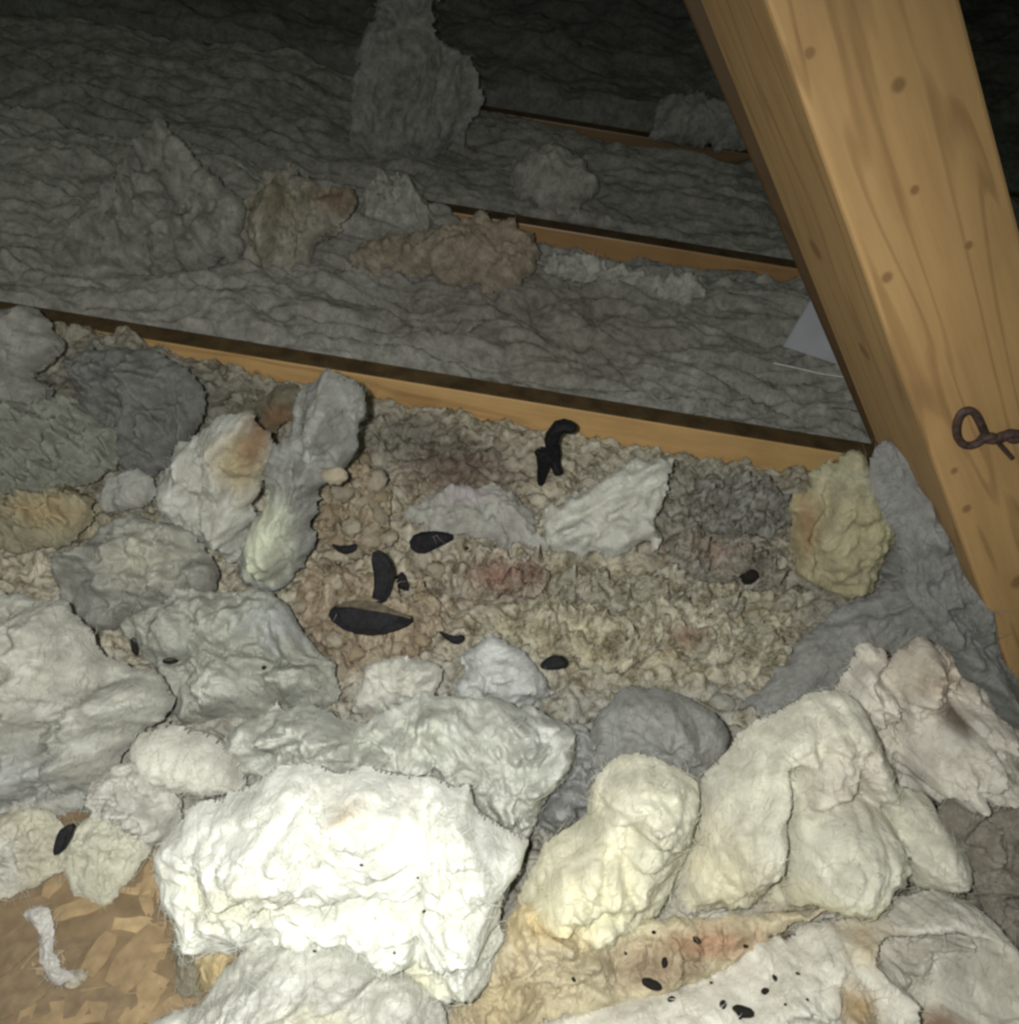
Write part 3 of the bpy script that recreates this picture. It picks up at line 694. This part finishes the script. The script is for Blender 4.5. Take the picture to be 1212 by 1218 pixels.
lump('stained_batt', 'orange brown stained strip of batt below the yellow white heap', [(520, 1250), (555, 1180), (588, 1125), (606, 1082), (645, 1068), (720, 1088), (790, 1092), (850, 1094), (900, 1100), (950, 1090), (985, 1080), (940, 1110), (875, 1140), (810, 1180), (730, 1195), (650, 1215), (600, 1250)], z0=.08, tilt=62, thick=.03, base=lin(218, 202, 162), amp=.016, scale=.03, fine=.005,
     stains=[(640, 1090, 55, 35, lin(236, 212, 150), 1.), (830, 1120, 70, 22, lin(196, 146, 102), .9), (770, 1150, 60, 22, lin(160, 126, 90), .7), (760, 1100, 60, 20, lin(218, 208, 168), .8), (600, 1190, 60, 40, lin(200, 176, 120), .7)])
lump('insulation_roll', 'rolled white batt with black specks and an ochre stain, in the lower right corner', [(620, 1260), (645, 1215), (690, 1180), (735, 1168), (790, 1172), (830, 1150), (905, 1118), (960, 1102), (1010, 1086), (1060, 1066), (1112, 1058), (1152, 1067), (1178, 1090), (1192, 1130), (1196, 1260)], z0=.075, tilt=52, lobes=[([(1005,1090),(1060,1068),(1112,1060),(1155,1070),(1180,1095),(1192,1130),(1195,1250),(1135,1250),(1130,1130),(1110,1095),(1050,1105)],.05),([(1000,1118),(1060,1104),(1112,1098),(1126,1125),(1124,1260),(1060,1260),(1050,1170)],-.065),([(1040,1125),(1095,1115),(1110,1140),(1095,1180),(1060,1170)],.02),([(1015,1160),(1050,1150),(1075,1200),(1085,1260),(1010,1260)],.02),([(650,1230),(740,1172),(840,1165),(900,1125),(980,1110),(980,1160),(940,1230)],.016)], curl=.35, thick=.065, base=lin(238, 234, 222), amp=.012, scale=.05, fine=.004,
     stains=[(985, 1172, 26, 28, lin(186, 148, 76), .9), (1015, 1110, 26, 30, lin(204, 176, 116), .8), (1110, 1220, 30, 22, lin(170, 120, 72), .9), (1070, 1110, 60, 60, lin(206, 198, 184), .8), (1020, 1215, 40, 20, lin(120, 108, 92), .6), (1150, 1160, 26, 90, lin(216, 208, 190), .7)],
     creases=[([(1045, 1108), (1090, 1098), (1122, 1096), (1126, 1112), (1114, 1132)], 5, .028), ([(1118, 1135), (1112, 1180), (1116, 1225)], 6, .03), ([(1040, 1112), (1075, 1150), (1095, 1218)], 6, .022), ([(1000, 1090), (1030, 1110)], 6, .012), ([(760, 1180), (800, 1200)], 9, .006)],
     bumps=[(1075, 1130, 34, .012), (1155, 1150, 26, .02)], anchor=(900, 1225))
# ---- the big white tuft and its neighbours
lump(T, 'smooth white lobe of wool like a pillow left of the big white tuft', [(162, 912), (162, 885), (178, 870), (215, 863), (248, 870), (268, 885), (280, 908), (296, 928), (285, 944), (250, 946), (210, 940), (180, 930)], z0=.105, tilt=38, curl=.35, thick=.045, base=OFF, amp=.006, scale=.05, fine=.0022, edge=3, creases=[([(165, 905), (200, 925), (240, 935)], 5, .008)])
lump(T, 'big dazzling white tuft of wool in the front', [(203, 985), (230, 958), (270, 943), (310, 918), (350, 902), (395, 902), (440, 912), (490, 928), (520, 928), (560, 943), (592, 975), (622, 985), (642, 998), (622, 1027), (606, 1050), (604, 1093), (590, 1130), (575, 1158), (546, 1168), (507, 1166), (480, 1150), (440, 1135), (380, 1122), (300, 1120), (240, 1120), (221, 1115), (206, 1065), (197, 1030)], z0=.085, tilt=40, lobes=[([(505,930),(560,945),(620,985),(642,998),(620,1030),(605,1060),(603,1095),(589,1130),(570,1158),(535,1165),(505,1150),(515,1110),(505,1070),(510,1045),(500,1000)],.022),([(430,1052),(500,1050),(508,1080),(490,1115),(455,1130),(420,1100)],.018),([(215,985),(300,930),(400,910),(470,930),(500,960),(490,1035),(400,1038),(300,1035),(220,1020)],.012)], thick=.075, base=WHITE, amp=.016, scale=.06, fine=.004,
     stains=[(300, 1035, 70, 30, lin(246, 244, 210), .6), (425, 940, 20, 14, lin(236, 214, 180), .7), (490, 1130, 50, 20, lin(236, 232, 190), .7)],
     creases=[([(285, 1040), (330, 1046), (390, 1043), (440, 1040), (490, 1044), (508, 1046)], 5, .02), ([(508, 1046), (500, 1025)], 4, .012), ([(505, 1085), (490, 1110), (460, 1136)], 6, .022), ([(540, 1000), (590, 998), (625, 1003)], 5, .012), ([(590, 1040), (560, 1048), (520, 1046)], 5, .012), ([(400, 960), (440, 985)], 6, .008), ([(340, 1050), (400, 1085), (450, 1090)], 8, .008)],
     bumps=[(330, 990, 80, .012), (560, 1070, 40, .012), (440, 1080, 50, .01)])
lump(T, 'glossy greyish white wisp of wool at the bottom edge, before the big white tuft', [(140, 1260), (175, 1205), (240, 1180), (280, 1148), (300, 1125), (340, 1112), (400, 1110), (452, 1122), (478, 1148), (502, 1165), (530, 1185), (545, 1260)], z0=.085, tilt=58, thick=.045, base=lin(216, 216, 208), amp=.018, scale=.045, fine=.004,
     stains=[(370, 1170, 60, 40, lin(228, 228, 224), .6), (390, 1205, 50, 20, lin(236, 230, 200), .6)], aniso=(40, 2.2))
# ================================================================== strand board and its scraps
zb = .086
corner = [(-80, 985), (60, 965), (175, 968), (240, 1010), (330, 1130), (320, 1300), (-80, 1300)]
top = [on_z(float(x), float(y), zb) for x, y in corner]
vs = [tuple(p) for p in top] + [(p[0], p[1], zb - .012) for p in top]
k = len(top)
fs = [list(range(k))[::-1], [k + i for i in range(k)]] + [[i, (i + 1) % k, k + (i + 1) % k, k + i] for i in range(k)]
bo = link_mesh('strand_board', vs, fs, BOARD, smooth=False, origin=np.mean(top, 0))
bm_ = bmesh.new(); bm_.from_mesh(bo.data); bmesh.ops.recalc_face_normals(bm_, faces=bm_.faces[:]); bm_.to_mesh(bo.data); bm_.free()
tag(bo, 'brown strand board with coarse wood flakes in the lower left corner', 'board')
def strand(px, py, L, Wd, ang, mi, lift=.0006):
    c = on_z(float(px), float(py), zb)
    a = math.radians(ang); ux = np.array([math.cos(a), math.sin(a), 0]); uy = np.array([-math.sin(a), math.cos(a), 0])
    out = []
    nseg = 5
    for i in range(nseg + 1):
        t = i / nseg - .5
        w = Wd * (.5 - .12 * abs(t) * 2 + random.uniform(-.08, .08))
        for s in (-1, 1):
            out.append(c + ux * L * t + uy * s * w + np.array([0, 0, lift + random.uniform(0, .0006)]))
    n = len(out)
    v = out + [p - np.array([0, 0, .0012 + lift]) for p in out]
    f = []
    for i in range(nseg):
        q = 2 * i
        f += [[q, q + 2, q + 3, q + 1], [n + q, n + q + 1, n + q + 3, n + q + 2], [q, n + q, n + q + 2, q + 2], [q + 1, q + 3, n + q + 3, n + q + 1]]
    f += [[0, 1, n + 1, n], [n - 2, 2 * n - 2, 2 * n - 1, n - 1]]
    return link_mesh('wood_strand', v, f, STRAND[mi], bo, smooth=False, origin=c)
for (x, y, L, w, a, mi) in ((158, 1060, .028, .007, 5, 0), (160, 1100, .032, .013, 8, 0), (118, 1135, .034, .016, 80, 1), (165, 1140, .05, .03, 70, 1), (120, 1190, .05, .022, 20, 2),
                            (25, 1120, .06, .028, 60, 2), (20, 1180, .06, .03, 40, 2), (75, 1205, .06, .02, 10, 1), (170, 1190, .04, .02, 75, 3), (95, 1080, .04, .014, 30, 3),
                            (190, 1120, .03, .012, 110, 3), (230, 1170, .03, .014, 100, 1), (210, 1200, .035, .016, 60, 1), (250, 1150, .025, .014, 30, 0), (10, 1060, .05, .02, 20, 2), (150, 1030, .03, .012, 120, 1), (182, 1040, .04, .016, 95, 3), (205, 1095, .03, .01, 100, 2)):
    strand(x, y, L, w, a, mi)
random.seed(21)
for i in range(46):
    strand(random.uniform(-10, 260), random.uniform(1030, 1240), random.uniform(.02, .045), random.uniform(.006, .014), random.choice((random.uniform(0, 60), random.uniform(60, 130))), random.choice((1, 2, 2, 3)), random.uniform(.0001, .0005))
T = 'insulation_tuft'
lump(T, 'cream chunk of wool on the strand board beside the dark bark chip', [(72, 1040), (78, 1010), (90, 975), (135, 968), (178, 990), (182, 1014), (160, 1044), (130, 1072), (95, 1066)], z0=.088, tilt=66, thick=.016, base=lin(206, 203, 180), amp=.007, scale=.03, fine=.002, back=.2)
lump(T, 'dirty cream wool scrap at the left edge of the strand board', [(-40, 970), (40, 962), (84, 968), (86, 1010), (72, 1040), (50, 1055), (10, 1066), (-40, 1080)], z0=.088, tilt=62, thick=.014, base=lin(196, 190, 166), amp=.01, scale=.025, fine=.004, back=.2, stains=[(10, 1030, 20, 35, lin(216, 214, 208), .8)])
lump(T, 'thin curling white wisp lying on the strand board', [(30, 1096), (44, 1078), (62, 1082), (58, 1120), (74, 1146), (98, 1168), (74, 1176), (52, 1152), (44, 1114)], z0=.088, tilt=72, thick=.008, base=lin(204, 200, 196), amp=.008, scale=.02, fine=.003, back=.2, edge=4)
lump(T, 'grey dusty scrap of wool wedged between strand board and white tuft', [(200, 1120), (222, 1108), (240, 1125), (236, 1160), (228, 1195), (208, 1190), (206, 1150)], z0=.088, tilt=70, thick=.012, base=lin(150, 142, 118), amp=.012, scale=.02, fine=.004, back=.2)
lump(T, 'yellowed chip of wool beside the bottom corner of the big white tuft', [(232, 1128), (262, 1116), (286, 1120), (270, 1155), (248, 1180), (236, 1160)], z0=.088, tilt=66, thick=.012, base=lin(216, 190, 124), amp=.01, scale=.02, fine=.003, back=.2, stains=[(250, 1125, 10, 8, lin(110, 80, 40), .8)])

# ================================================================== small clods of loose fill
def blob_mesh(name, r, seed, base, mat, flat=.75, amp=.35, sub=3):
    bm = bmesh.new(); bmesh.ops.create_icosphere(bm, subdivisions=sub, radius=1.0)
    V = np.array([v.co[:] for v in bm.verts])
    n = .75 + amp * (billow(V * 1.3 + seed * 3.1, 3, seed) * 2 - .4)
    U = V * n[:, None] * np.array([1.15, .95, flat]) * r
    F = np.array([[v.index for v in f.verts] for f in bm.faces]); bm.free()
    cols = np.tile(base, (len(U), 1)) * (1 + .25 * fbm(V * 2 + seed, 2, seed))[:, None]
    me = bpy.data.meshes.new(name)
    me.from_pydata(U.tolist(), [], F.tolist()); me.polygons.foreach_set('use_smooth', np.ones(len(F), bool))
    a = me.color_attributes.new('stain', 'FLOAT_COLOR', 'POINT'); a.data.foreach_set('color', np.concatenate([cols, np.ones((len(cols), 1))], 1).astype(np.float32).ravel())
    me.materials.append(mat)
    return me
clod_me = [blob_mesh('insulation_clod', 1., 5 + i, lin(*c), FILL) for i, c in enumerate(((218, 208, 186), (208, 192, 166), (222, 214, 194), (200, 190, 172)))]
pale_me = [blob_mesh('insulation_clod', 1., 15 + i, lin(*c), FILL) for i, c in enumerate(((214, 208, 176), (204, 202, 172), (222, 216, 190)))]
dg = bpy.context.evaluated_depsgraph_get
def surface(px, py, skip=()):
    """first point of the built scene along a pixel's ray (to lay small things on what is there)"""
    dep = bpy.context.evaluated_depsgraph_get()
    d = ray(float(px), float(py)); d = d / np.linalg.norm(d)
    hit, loc, nor, *_r = SC.ray_cast(dep, Vector(CAM + d * .05), Vector(d))
    return (np.array(loc), np.array(nor)) if hit else (on_z(float(px), float(py), .07), np.array([0, 0, 1.]))
bpy.context.view_layer.update()
PY = lin(214, 206, 176); T = 'insulation_tuft'
for lab, poly, bs in (
    ('broad pale yellowish crumbled clump in the middle of the bed, right of the charred slab', [(596, 745), (610, 722), (650, 712), (690, 716), (735, 735), (765, 760), (760, 795), (720, 808), (690, 790), (655, 782), (620, 770)], PY),
    ('long pale yellowish crumbled clump pointing toward the tent-like fold', [(745, 735), (760, 712), (800, 716), (850, 730), (900, 742), (935, 770), (930, 805), (895, 808), (860, 790), (810, 780), (765, 768)], lin(210, 204, 178)),
    ('torn pale clump with a ragged upper edge below the wispy wedge', [(640, 712), (660, 690), (700, 680), (745, 682), (800, 690), (850, 700), (890, 715), (880, 738), (820, 728), (760, 722), (700, 722)], lin(200, 194, 172)),
    ('pale flake standing apart at the right end of the crumbled clumps', [(945, 772), (950, 750), (975, 748), (984, 760), (968, 784), (950, 790)], lin(212, 206, 186)),
    ('whitish pink flake of wool between reddish patches right of the charred slab', [(520, 690), (545, 668), (590, 662), (640, 672), (662, 684), (640, 706), (600, 715), (560, 712)], lin(206, 190, 172)),
    ('crumbly beige clump right of the standing torn tuft, under the beige clods', [(378, 555), (400, 535), (440, 532), (460, 560), (462, 610), (475, 645), (440, 668), (400, 662), (375, 640), (372, 595)], lin(196, 176, 142)),
    ('tan crumbled clump under the large charred slab', [(352, 700), (372, 672), (420, 668), (470, 690), (520, 712), (540, 745), (500, 775), (440, 800), (400, 815), (378, 770), (355, 735)], lin(196, 176, 146)),
    ('grey nubbly clump behind the round black lump', [(812, 600), (840, 572), (900, 566), (945, 590), (940, 625), (900, 640), (850, 632)], lin(172, 172, 164)),
    ('grey nubbly clump with a pinkish crumb left of the round black lump', [(780, 655), (800, 632), (850, 640), (900, 650), (935, 672), (930, 700), (880, 690), (820, 680)], lin(180, 172, 160))):
    lump(T, lab, poly, z0=.072, tilt=66, thick=.022, base=bs, amp=.022, scale=.026, fine=.008, edge=8, mat=FILL,
         stains=[(600, 690, 40, 16, lin(176, 116, 92), .8), (810, 762, 26, 14, lin(170, 124, 90), .7), (690, 770, 60, 20, lin(196, 184, 146), .6), (850, 655, 30, 16, lin(196, 160, 136), .6)])
bpy.context.view_layer.update()
def clod(me, px, py, r_px, label, group, rs):
    p, n = surface(px, py)
    r = r_px * np.linalg.norm(p - CAM) / FPX
    o = bpy.data.objects.new('insulation_clod', me); C.objects.link(o)
    o.location = p + n * r * .25; o.scale = (r, r, r); o.rotation_euler = (rs.uniform(-.5, .5), rs.uniform(-.5, .5), rs.uniform(0, 6.3))
    tag(o, label, 'insulation', group)
    return o
rs = np.random.RandomState(4)
spots = [(398, 560, 16), (430, 548, 15), (445, 570, 16), (405, 585, 18), (432, 600, 17), (392, 610, 15), (415, 625, 16), (448, 612, 14), (440, 640, 15), (402, 642, 12), (460, 640, 12), (420, 655, 12), (388, 590, 11), (450, 590, 12), (425, 575, 12)]
for i, (x, y, r) in enumerate(spots):
    clod(clod_me[i % 4], x, y, r, 'beige clod of loose fill heaped right of the standing torn tuft', 'beige clods heaped beside the standing torn tuft', rs)
spots = [(375, 690, 12), (400, 690, 13), (360, 720, 12), (395, 760, 14), (420, 775, 14), (440, 770, 12), (405, 800, 13), (520, 680, 14), (500, 760, 12), (475, 770, 11), (385, 670, 10)]
for i, (x, y, r) in enumerate(spots):
    clod(clod_me[(i * 3 + 1) % 4], x, y, r, 'tan clod of loose fill lying around the large charred slab', 'tan clods around the charred slab', rs)
spots = [(862, 835, 17), (870, 872, 14), (846, 822, 9), (882, 818, 8)]
white_me = blob_mesh('insulation_clod', 1., 33, lin(216, 218, 208), FILL)
for i, (x, y, r) in enumerate(spots):
    clod(white_me, x, y, r, 'small whitish crumb of wool right of the rounded slate grey tuft', 'whitish crumbs beside the slate grey tuft', rs)

# ================================================================== dark scraps
def slab_scrap(name, label, cat, poly, thick, mats, tilt=70, lift=.004, cell=None, group=None):
    """flat scrap of roofing felt with real thickness: outline on a tilted plane through what it lies on"""
    bpy.context.view_layer.update()
    P = chaikin(poly, 1)
    cx, cy = P.mean(0)
    p0, _ = surface(cx, P[:, 1].max() - 2)
    te = math.radians(tilt); n = np.array([0, -math.cos(te), math.sin(te)])
    p0 = p0 + n * lift
    top = on_plane(P[:, 0], P[:, 1], p0, n)
    rs_ = np.random.RandomState(int(cx))
    top = top + n * rs_.uniform(-.0012, .0012, len(top))[:, None]
    c = top.mean(0)
    inner = c + (top - c) * .72 + n * thick * .25
    bot = top - n * thick
    k = len(top)
    V = np.concatenate([inner, top, bot])
    F = [list(range(k))] + [[i, k + i, k + (i + 1) % k, (i + 1) % k] for i in range(k)] + [[k + i, 2 * k + i, 2 * k + (i + 1) % k, k + (i + 1) % k] for i in range(k)] + [[2 * k + i for i in range(k)][::-1]]
    o = link_mesh(name, V, F, mats, smooth=False, origin=c)
    b = bmesh.new(); b.from_mesh(o.data); bmesh.ops.recalc_face_normals(b, faces=b.faces[:]); b.to_mesh(o.data); b.free()
    tag(o, label, cat, group)
    return o
o = slab_scrap('charred_slab', 'large black slab of felt with a brownish upper face, lying in the middle', 'scrap',
               [(389, 735), (394, 722), (412, 716), (442, 722), (475, 728), (495, 735), (478, 747), (448, 756), (412, 752)], .012, [CHAR], tilt=52, lift=.032)
lid = slab_scrap('brown_face', None, None, [(396, 722), (415, 713), (442, 714), (474, 727), (494, 737), (470, 731), (440, 726), (412, 721)], .002, [CHARTOP], tilt=62, lift=.038)
lid.parent = o; lid.location = lid.location - o.location
lid['label'] = 'weathered brown upper face'
slab_scrap('charred_slab', 'upright black bent scrap above the large black slab', 'scrap', [(440, 658), (452, 654), (464, 668), (469, 684), (465, 705), (457, 719), (441, 716), (446, 692)], .006, [CHAR], tilt=35, lift=.006)
slab_scrap('charred_slab', 'small black triangular scrap right of the upright bent scrap', 'scrap', [(470, 686), (480, 678), (489, 704), (478, 702), (467, 694)], .004, [CHAR], tilt=40, lift=.016)
slab_scrap('charred_slab', 'flat black scrap under the edge of the pinkish grey tuft', 'scrap', [(484, 648), (494, 633), (522, 631), (544, 637), (524, 648), (500, 660)], .008, [CHAR], tilt=55, lift=.016)
slab_scrap('charred_slab', 'thin black flake between the beige clods and the upright bent scrap', 'scrap', [(391, 646), (409, 650), (426, 645), (423, 656), (406, 659)], .004, [CHAR], tilt=60, lift=.006)
slab_scrap('charred_slab', 'ragged black flake on the pale clods above the slate grey tuft', 'scrap', [(641, 790), (655, 779), (673, 780), (677, 793), (660, 797), (646, 796)], .005, [CHAR], tilt=55, lift=.006)
slab_scrap('charred_slab', 'small charred curl above the bluish white tuft', 'scrap', [(518, 748), (540, 757), (551, 754), (554, 761), (543, 768), (529, 759)], .004, [CHAR], tilt=55, lift=.006)
slab_scrap('bark_chip', 'dark pointed chip on the cream wool at the left, above the strand board', 'scrap', [(62, 1018), (66, 996), (73, 984), (88, 980), (82, 1000), (71, 1016)], .005, [CHAR], tilt=45, lift=.016)

# charred twig-like scrap standing before the joist: a body with a bent head, stubby arm and two legs
def skin_tube(name, pts, edges, radii, mat, sub=1):
    me = bpy.data.meshes.new(name); me.from_pydata([tuple(p) for p in pts], edges, []); me.materials.append(mat)
    o = bpy.data.objects.new(name, me); C.objects.link(o)
    md = o.modifiers.new('skin', 'SKIN')
    for i, r in enumerate(radii):
        me.skin_vertices[0].data[i].radius = (r, r)
    me.skin_vertices[0].data[0].use_root = True
    s = o.modifiers.new('sub', 'SUBSURF'); s.levels = sub; s.render_levels = sub
    return o
bpy.context.view_layer.update()
foot, _ = surface(648, 578)
yt = foot[1] - .004
tw = [(648, 545), (655, 520), (664, 505), (678, 507), (686, 513), (637, 536), (660, 553), (666, 566), (645, 562), (643, 578), (664, 542)]
pts = [on_y(float(x), float(y), yt + dy) for (x, y), dy in zip(tw, (0, 0, 0, 0, -.004, -.004, -.003, -.01, .002, .004, 0))]
org = pts[9]
tw_o = skin_tube('charred_twig', [p - org for p in pts], [(0, 1), (1, 2), (2, 3), (3, 4), (0, 5), (0, 10), (10, 6), (6, 7), (0, 8), (8, 9), (1, 10)], [.010, .010, .012, .010, .006, .004, .007, .007, .008, .005, .008], CHAR)
tw_o.location = org
tag(tw_o, 'black charred twig-like scrap standing before the nearest joist, bent head and two legs', 'scrap')

# droppings and specks
def pellet(px, py, lx, ly, ang, label, group=None, name='dropping', mat=DROP):
    p, n = surface(px, py)
    mpp = np.linalg.norm(p - CAM) / FPX
    me = pel_me[int(px + py) % 3]
    o = bpy.data.objects.new(name, me); C.objects.link(o)
    a = math.radians(ang)
    e1 = RIGHT * math.cos(a) - UP * math.sin(a); e1 = e1 - n * (e1 @ n); e1 /= np.linalg.norm(e1)
    e2 = np.cross(n, e1)
    Rm = Matrix(np.stack([e1 * lx * mpp, e2 * ly * mpp, n * ly * mpp], 1).tolist()).to_4x4()
    Rm.translation = Vector(p + n * ly * mpp * .45)
    o.matrix_world = Rm
    tag(o, label, 'dropping', group)
    return o
pel_me = [blob_mesh('dropping', 1., 50 + i, np.array([.02, .018, .015]), DROP, flat=.9, amp=.25, sub=2) for i in range(3)]
bpy.context.view_layer.update()
pellet(895, 690, 15, 14, 30, 'round black lump on the loose fill left of the yellowed upright tuft')
pellet(162, 768, 11, 5, 75, 'dark upright dropping on the grey green batt flap, left of a pair')
pellet(203, 783, 11, 6, -25, 'dark slanting dropping on the grey green batt flap, right of a pair')
sp = [(799, 1190, 5, 4, 20), (911, 1180, 5, 4.5, 0), (887, 1127, 3.5, 3, 0), (923, 1165, 2.6, 5, 0), (949, 1159, 3, 2.2, 0), (860, 1198, 4, 6, 60), (935, 1195, 2.2, 2, 0), (846, 1170, 2, 2, 0), (880, 1212, 2.4, 2, 0), (960, 1190, 2, 2, 0)]
for x, y, a, b, g in sp:
    pellet(x, y, a, b, g, 'tiny black dropping on the speckled white batt roll', 'droppings on the batt roll')
pellet(885, 1207, 14, 9, 60, 'ragged dark clump on the white batt roll at the bottom edge')
sp2 = [(829, 1116, 5, 9, 75), (778, 1108, 3, 3, 0), (684, 1165, 3, 4, 0), (790, 1147, 8, 4, 20), (745, 1135, 3, 2, 0)]
for x, y, a, b, g in sp2:
    pellet(x, y, b, a, g, 'small black dropping on the orange brown stained strip', 'droppings on the stained strip')
pellet(776, 1167, 13, 8, 20, 'brownish dark clump at the edge of the stained strip and the batt roll')
sp3 = [(375, 1131), (430, 1030), (498, 1044), (505, 1085), (470, 1133)]
for x, y in sp3:
    pellet(x, y, 2.6, 2.2, 0, 'tiny dark speck on the big white tuft', 'specks on the big white tuft')
pellet(204, 859, 3.5, 3, 0, 'tiny dark speck between the batt flap and the smooth white lobe')
pellet(313, 793, 2.8, 4, 70, 'tiny dark speck on the right side of the grey green batt flap')
pellet(1082, 1021, 2.6, 2.6, 0, 'tiny black speck on the right lobe of the tent-like fold')
pellet(548, 652, 0, 0, 0, '') if False else None
pellet(554, 652, 3.5, 3, 0, 'tiny black bit right of the flat black scrap')

# ================================================================== things on and behind the timber
def tube(name, pts, r, mat, parent=None, res=8):
    cu = bpy.data.curves.new(name, 'CURVE'); cu.dimensions = '3D'; cu.bevel_depth = r; cu.bevel_resolution = 3; cu.resolution_u = res; cu.use_fill_caps = True
    s = cu.splines.new('NURBS'); s.points.add(len(pts) - 1); s.use_endpoint_u = True; s.order_u = 3
    for q, p in zip(s.points, pts): q.co = (*p, 1)
    cu.materials.append(mat)
    tmp = bpy.data.objects.new(name, cu); C.objects.link(tmp)
    me = bpy.data.meshes.new_from_object(tmp.evaluated_get(bpy.context.evaluated_depsgraph_get()))
    bpy.data.objects.remove(tmp)
    o = bpy.data.objects.new(name, me); C.objects.link(o)
    o.data.polygons.foreach_set('use_smooth', np.ones(len(o.data.polygons), bool))
    if parent is not None: o.parent = parent
    return o
def onp(l): return [on_face(x, y, .006 - dy) for x, y, dy in l]
wire = bpy.data.objects.new('twisted_wire', None); C.objects.link(wire)
w0 = on_face(1190., 520.); wire.location = w0
tag(wire, 'rusty twisted wire with a round loop, pinned across the bright leaning timber', 'wire')
def rel(l): return [p - w0 for p in onp(l)]
tube('loop', rel([(1172, 518, 0), (1165, 500, -.004), (1156, 487, -.006), (1143, 490, -.006), (1137, 505, -.004), (1138, 520, 0), (1146, 530, .002), (1158, 530, .002), (1170, 522, 0), (1176, 518, 0)]), .0028, RUST, wire)
tube('tail', rel([(1166, 524, .001), (1176, 517, -.002), (1188, 524, .002), (1200, 514, -.002), (1215, 518, .001), (1245, 512, -.001)]), .0032, RUST, wire)
tube('tail', rel([(1166, 519, .001), (1180, 527, -.002), (1194, 515, .001), (1206, 526, -.001), (1225, 512, .001), (1245, 524, .001)]), .0030, RUST, wire)
tube('prong', rel([(1185, 524, .001), (1194, 534, .003), (1204, 545, .005)]), .0018, RUST, wire)

sh_t = [on_y(*p) for p in ((975., 340., 1.30), (1050., 400., 1.32), (1030., 445., 1.28), (932., 412., 1.28))]
c = np.mean(sh_t, 0)
nn = np.cross(sh_t[1] - sh_t[0], sh_t[3] - sh_t[0]); nn /= np.linalg.norm(nn)
if nn[1] > 0: nn = -nn
V = [p for p in sh_t] + [p - nn * .003 for p in sh_t]
sh = link_mesh('paper_sheet', V, [[0, 3, 2, 1], [4, 5, 6, 7], [0, 1, 5, 4], [1, 2, 6, 5], [2, 3, 7, 6], [3, 0, 4, 7]], SHEET, smooth=False, origin=c)
b = bmesh.new(); b.from_mesh(sh.data); bmesh.ops.recalc_face_normals(b, faces=b.faces[:]); b.to_mesh(sh.data); b.free()
tag(sh, 'flat grey sheet corner showing left of the bright leaning timber, on the swirled batt', 'sheet')
l = [on_y(*p) for p in ((920., 432., 1.29), (950., 438., 1.285), (980., 446., 1.28), (1015., 450., 1.28))]
lw = tube('thin_wire', [p - l[0] for p in l], .0012, plain_material('pale_cable', (.6, .6, .6), var=.1))
lw.location = l[0]
tag(lw, 'thin pale wire on the swirled batt below the grey sheet corner', 'wire')
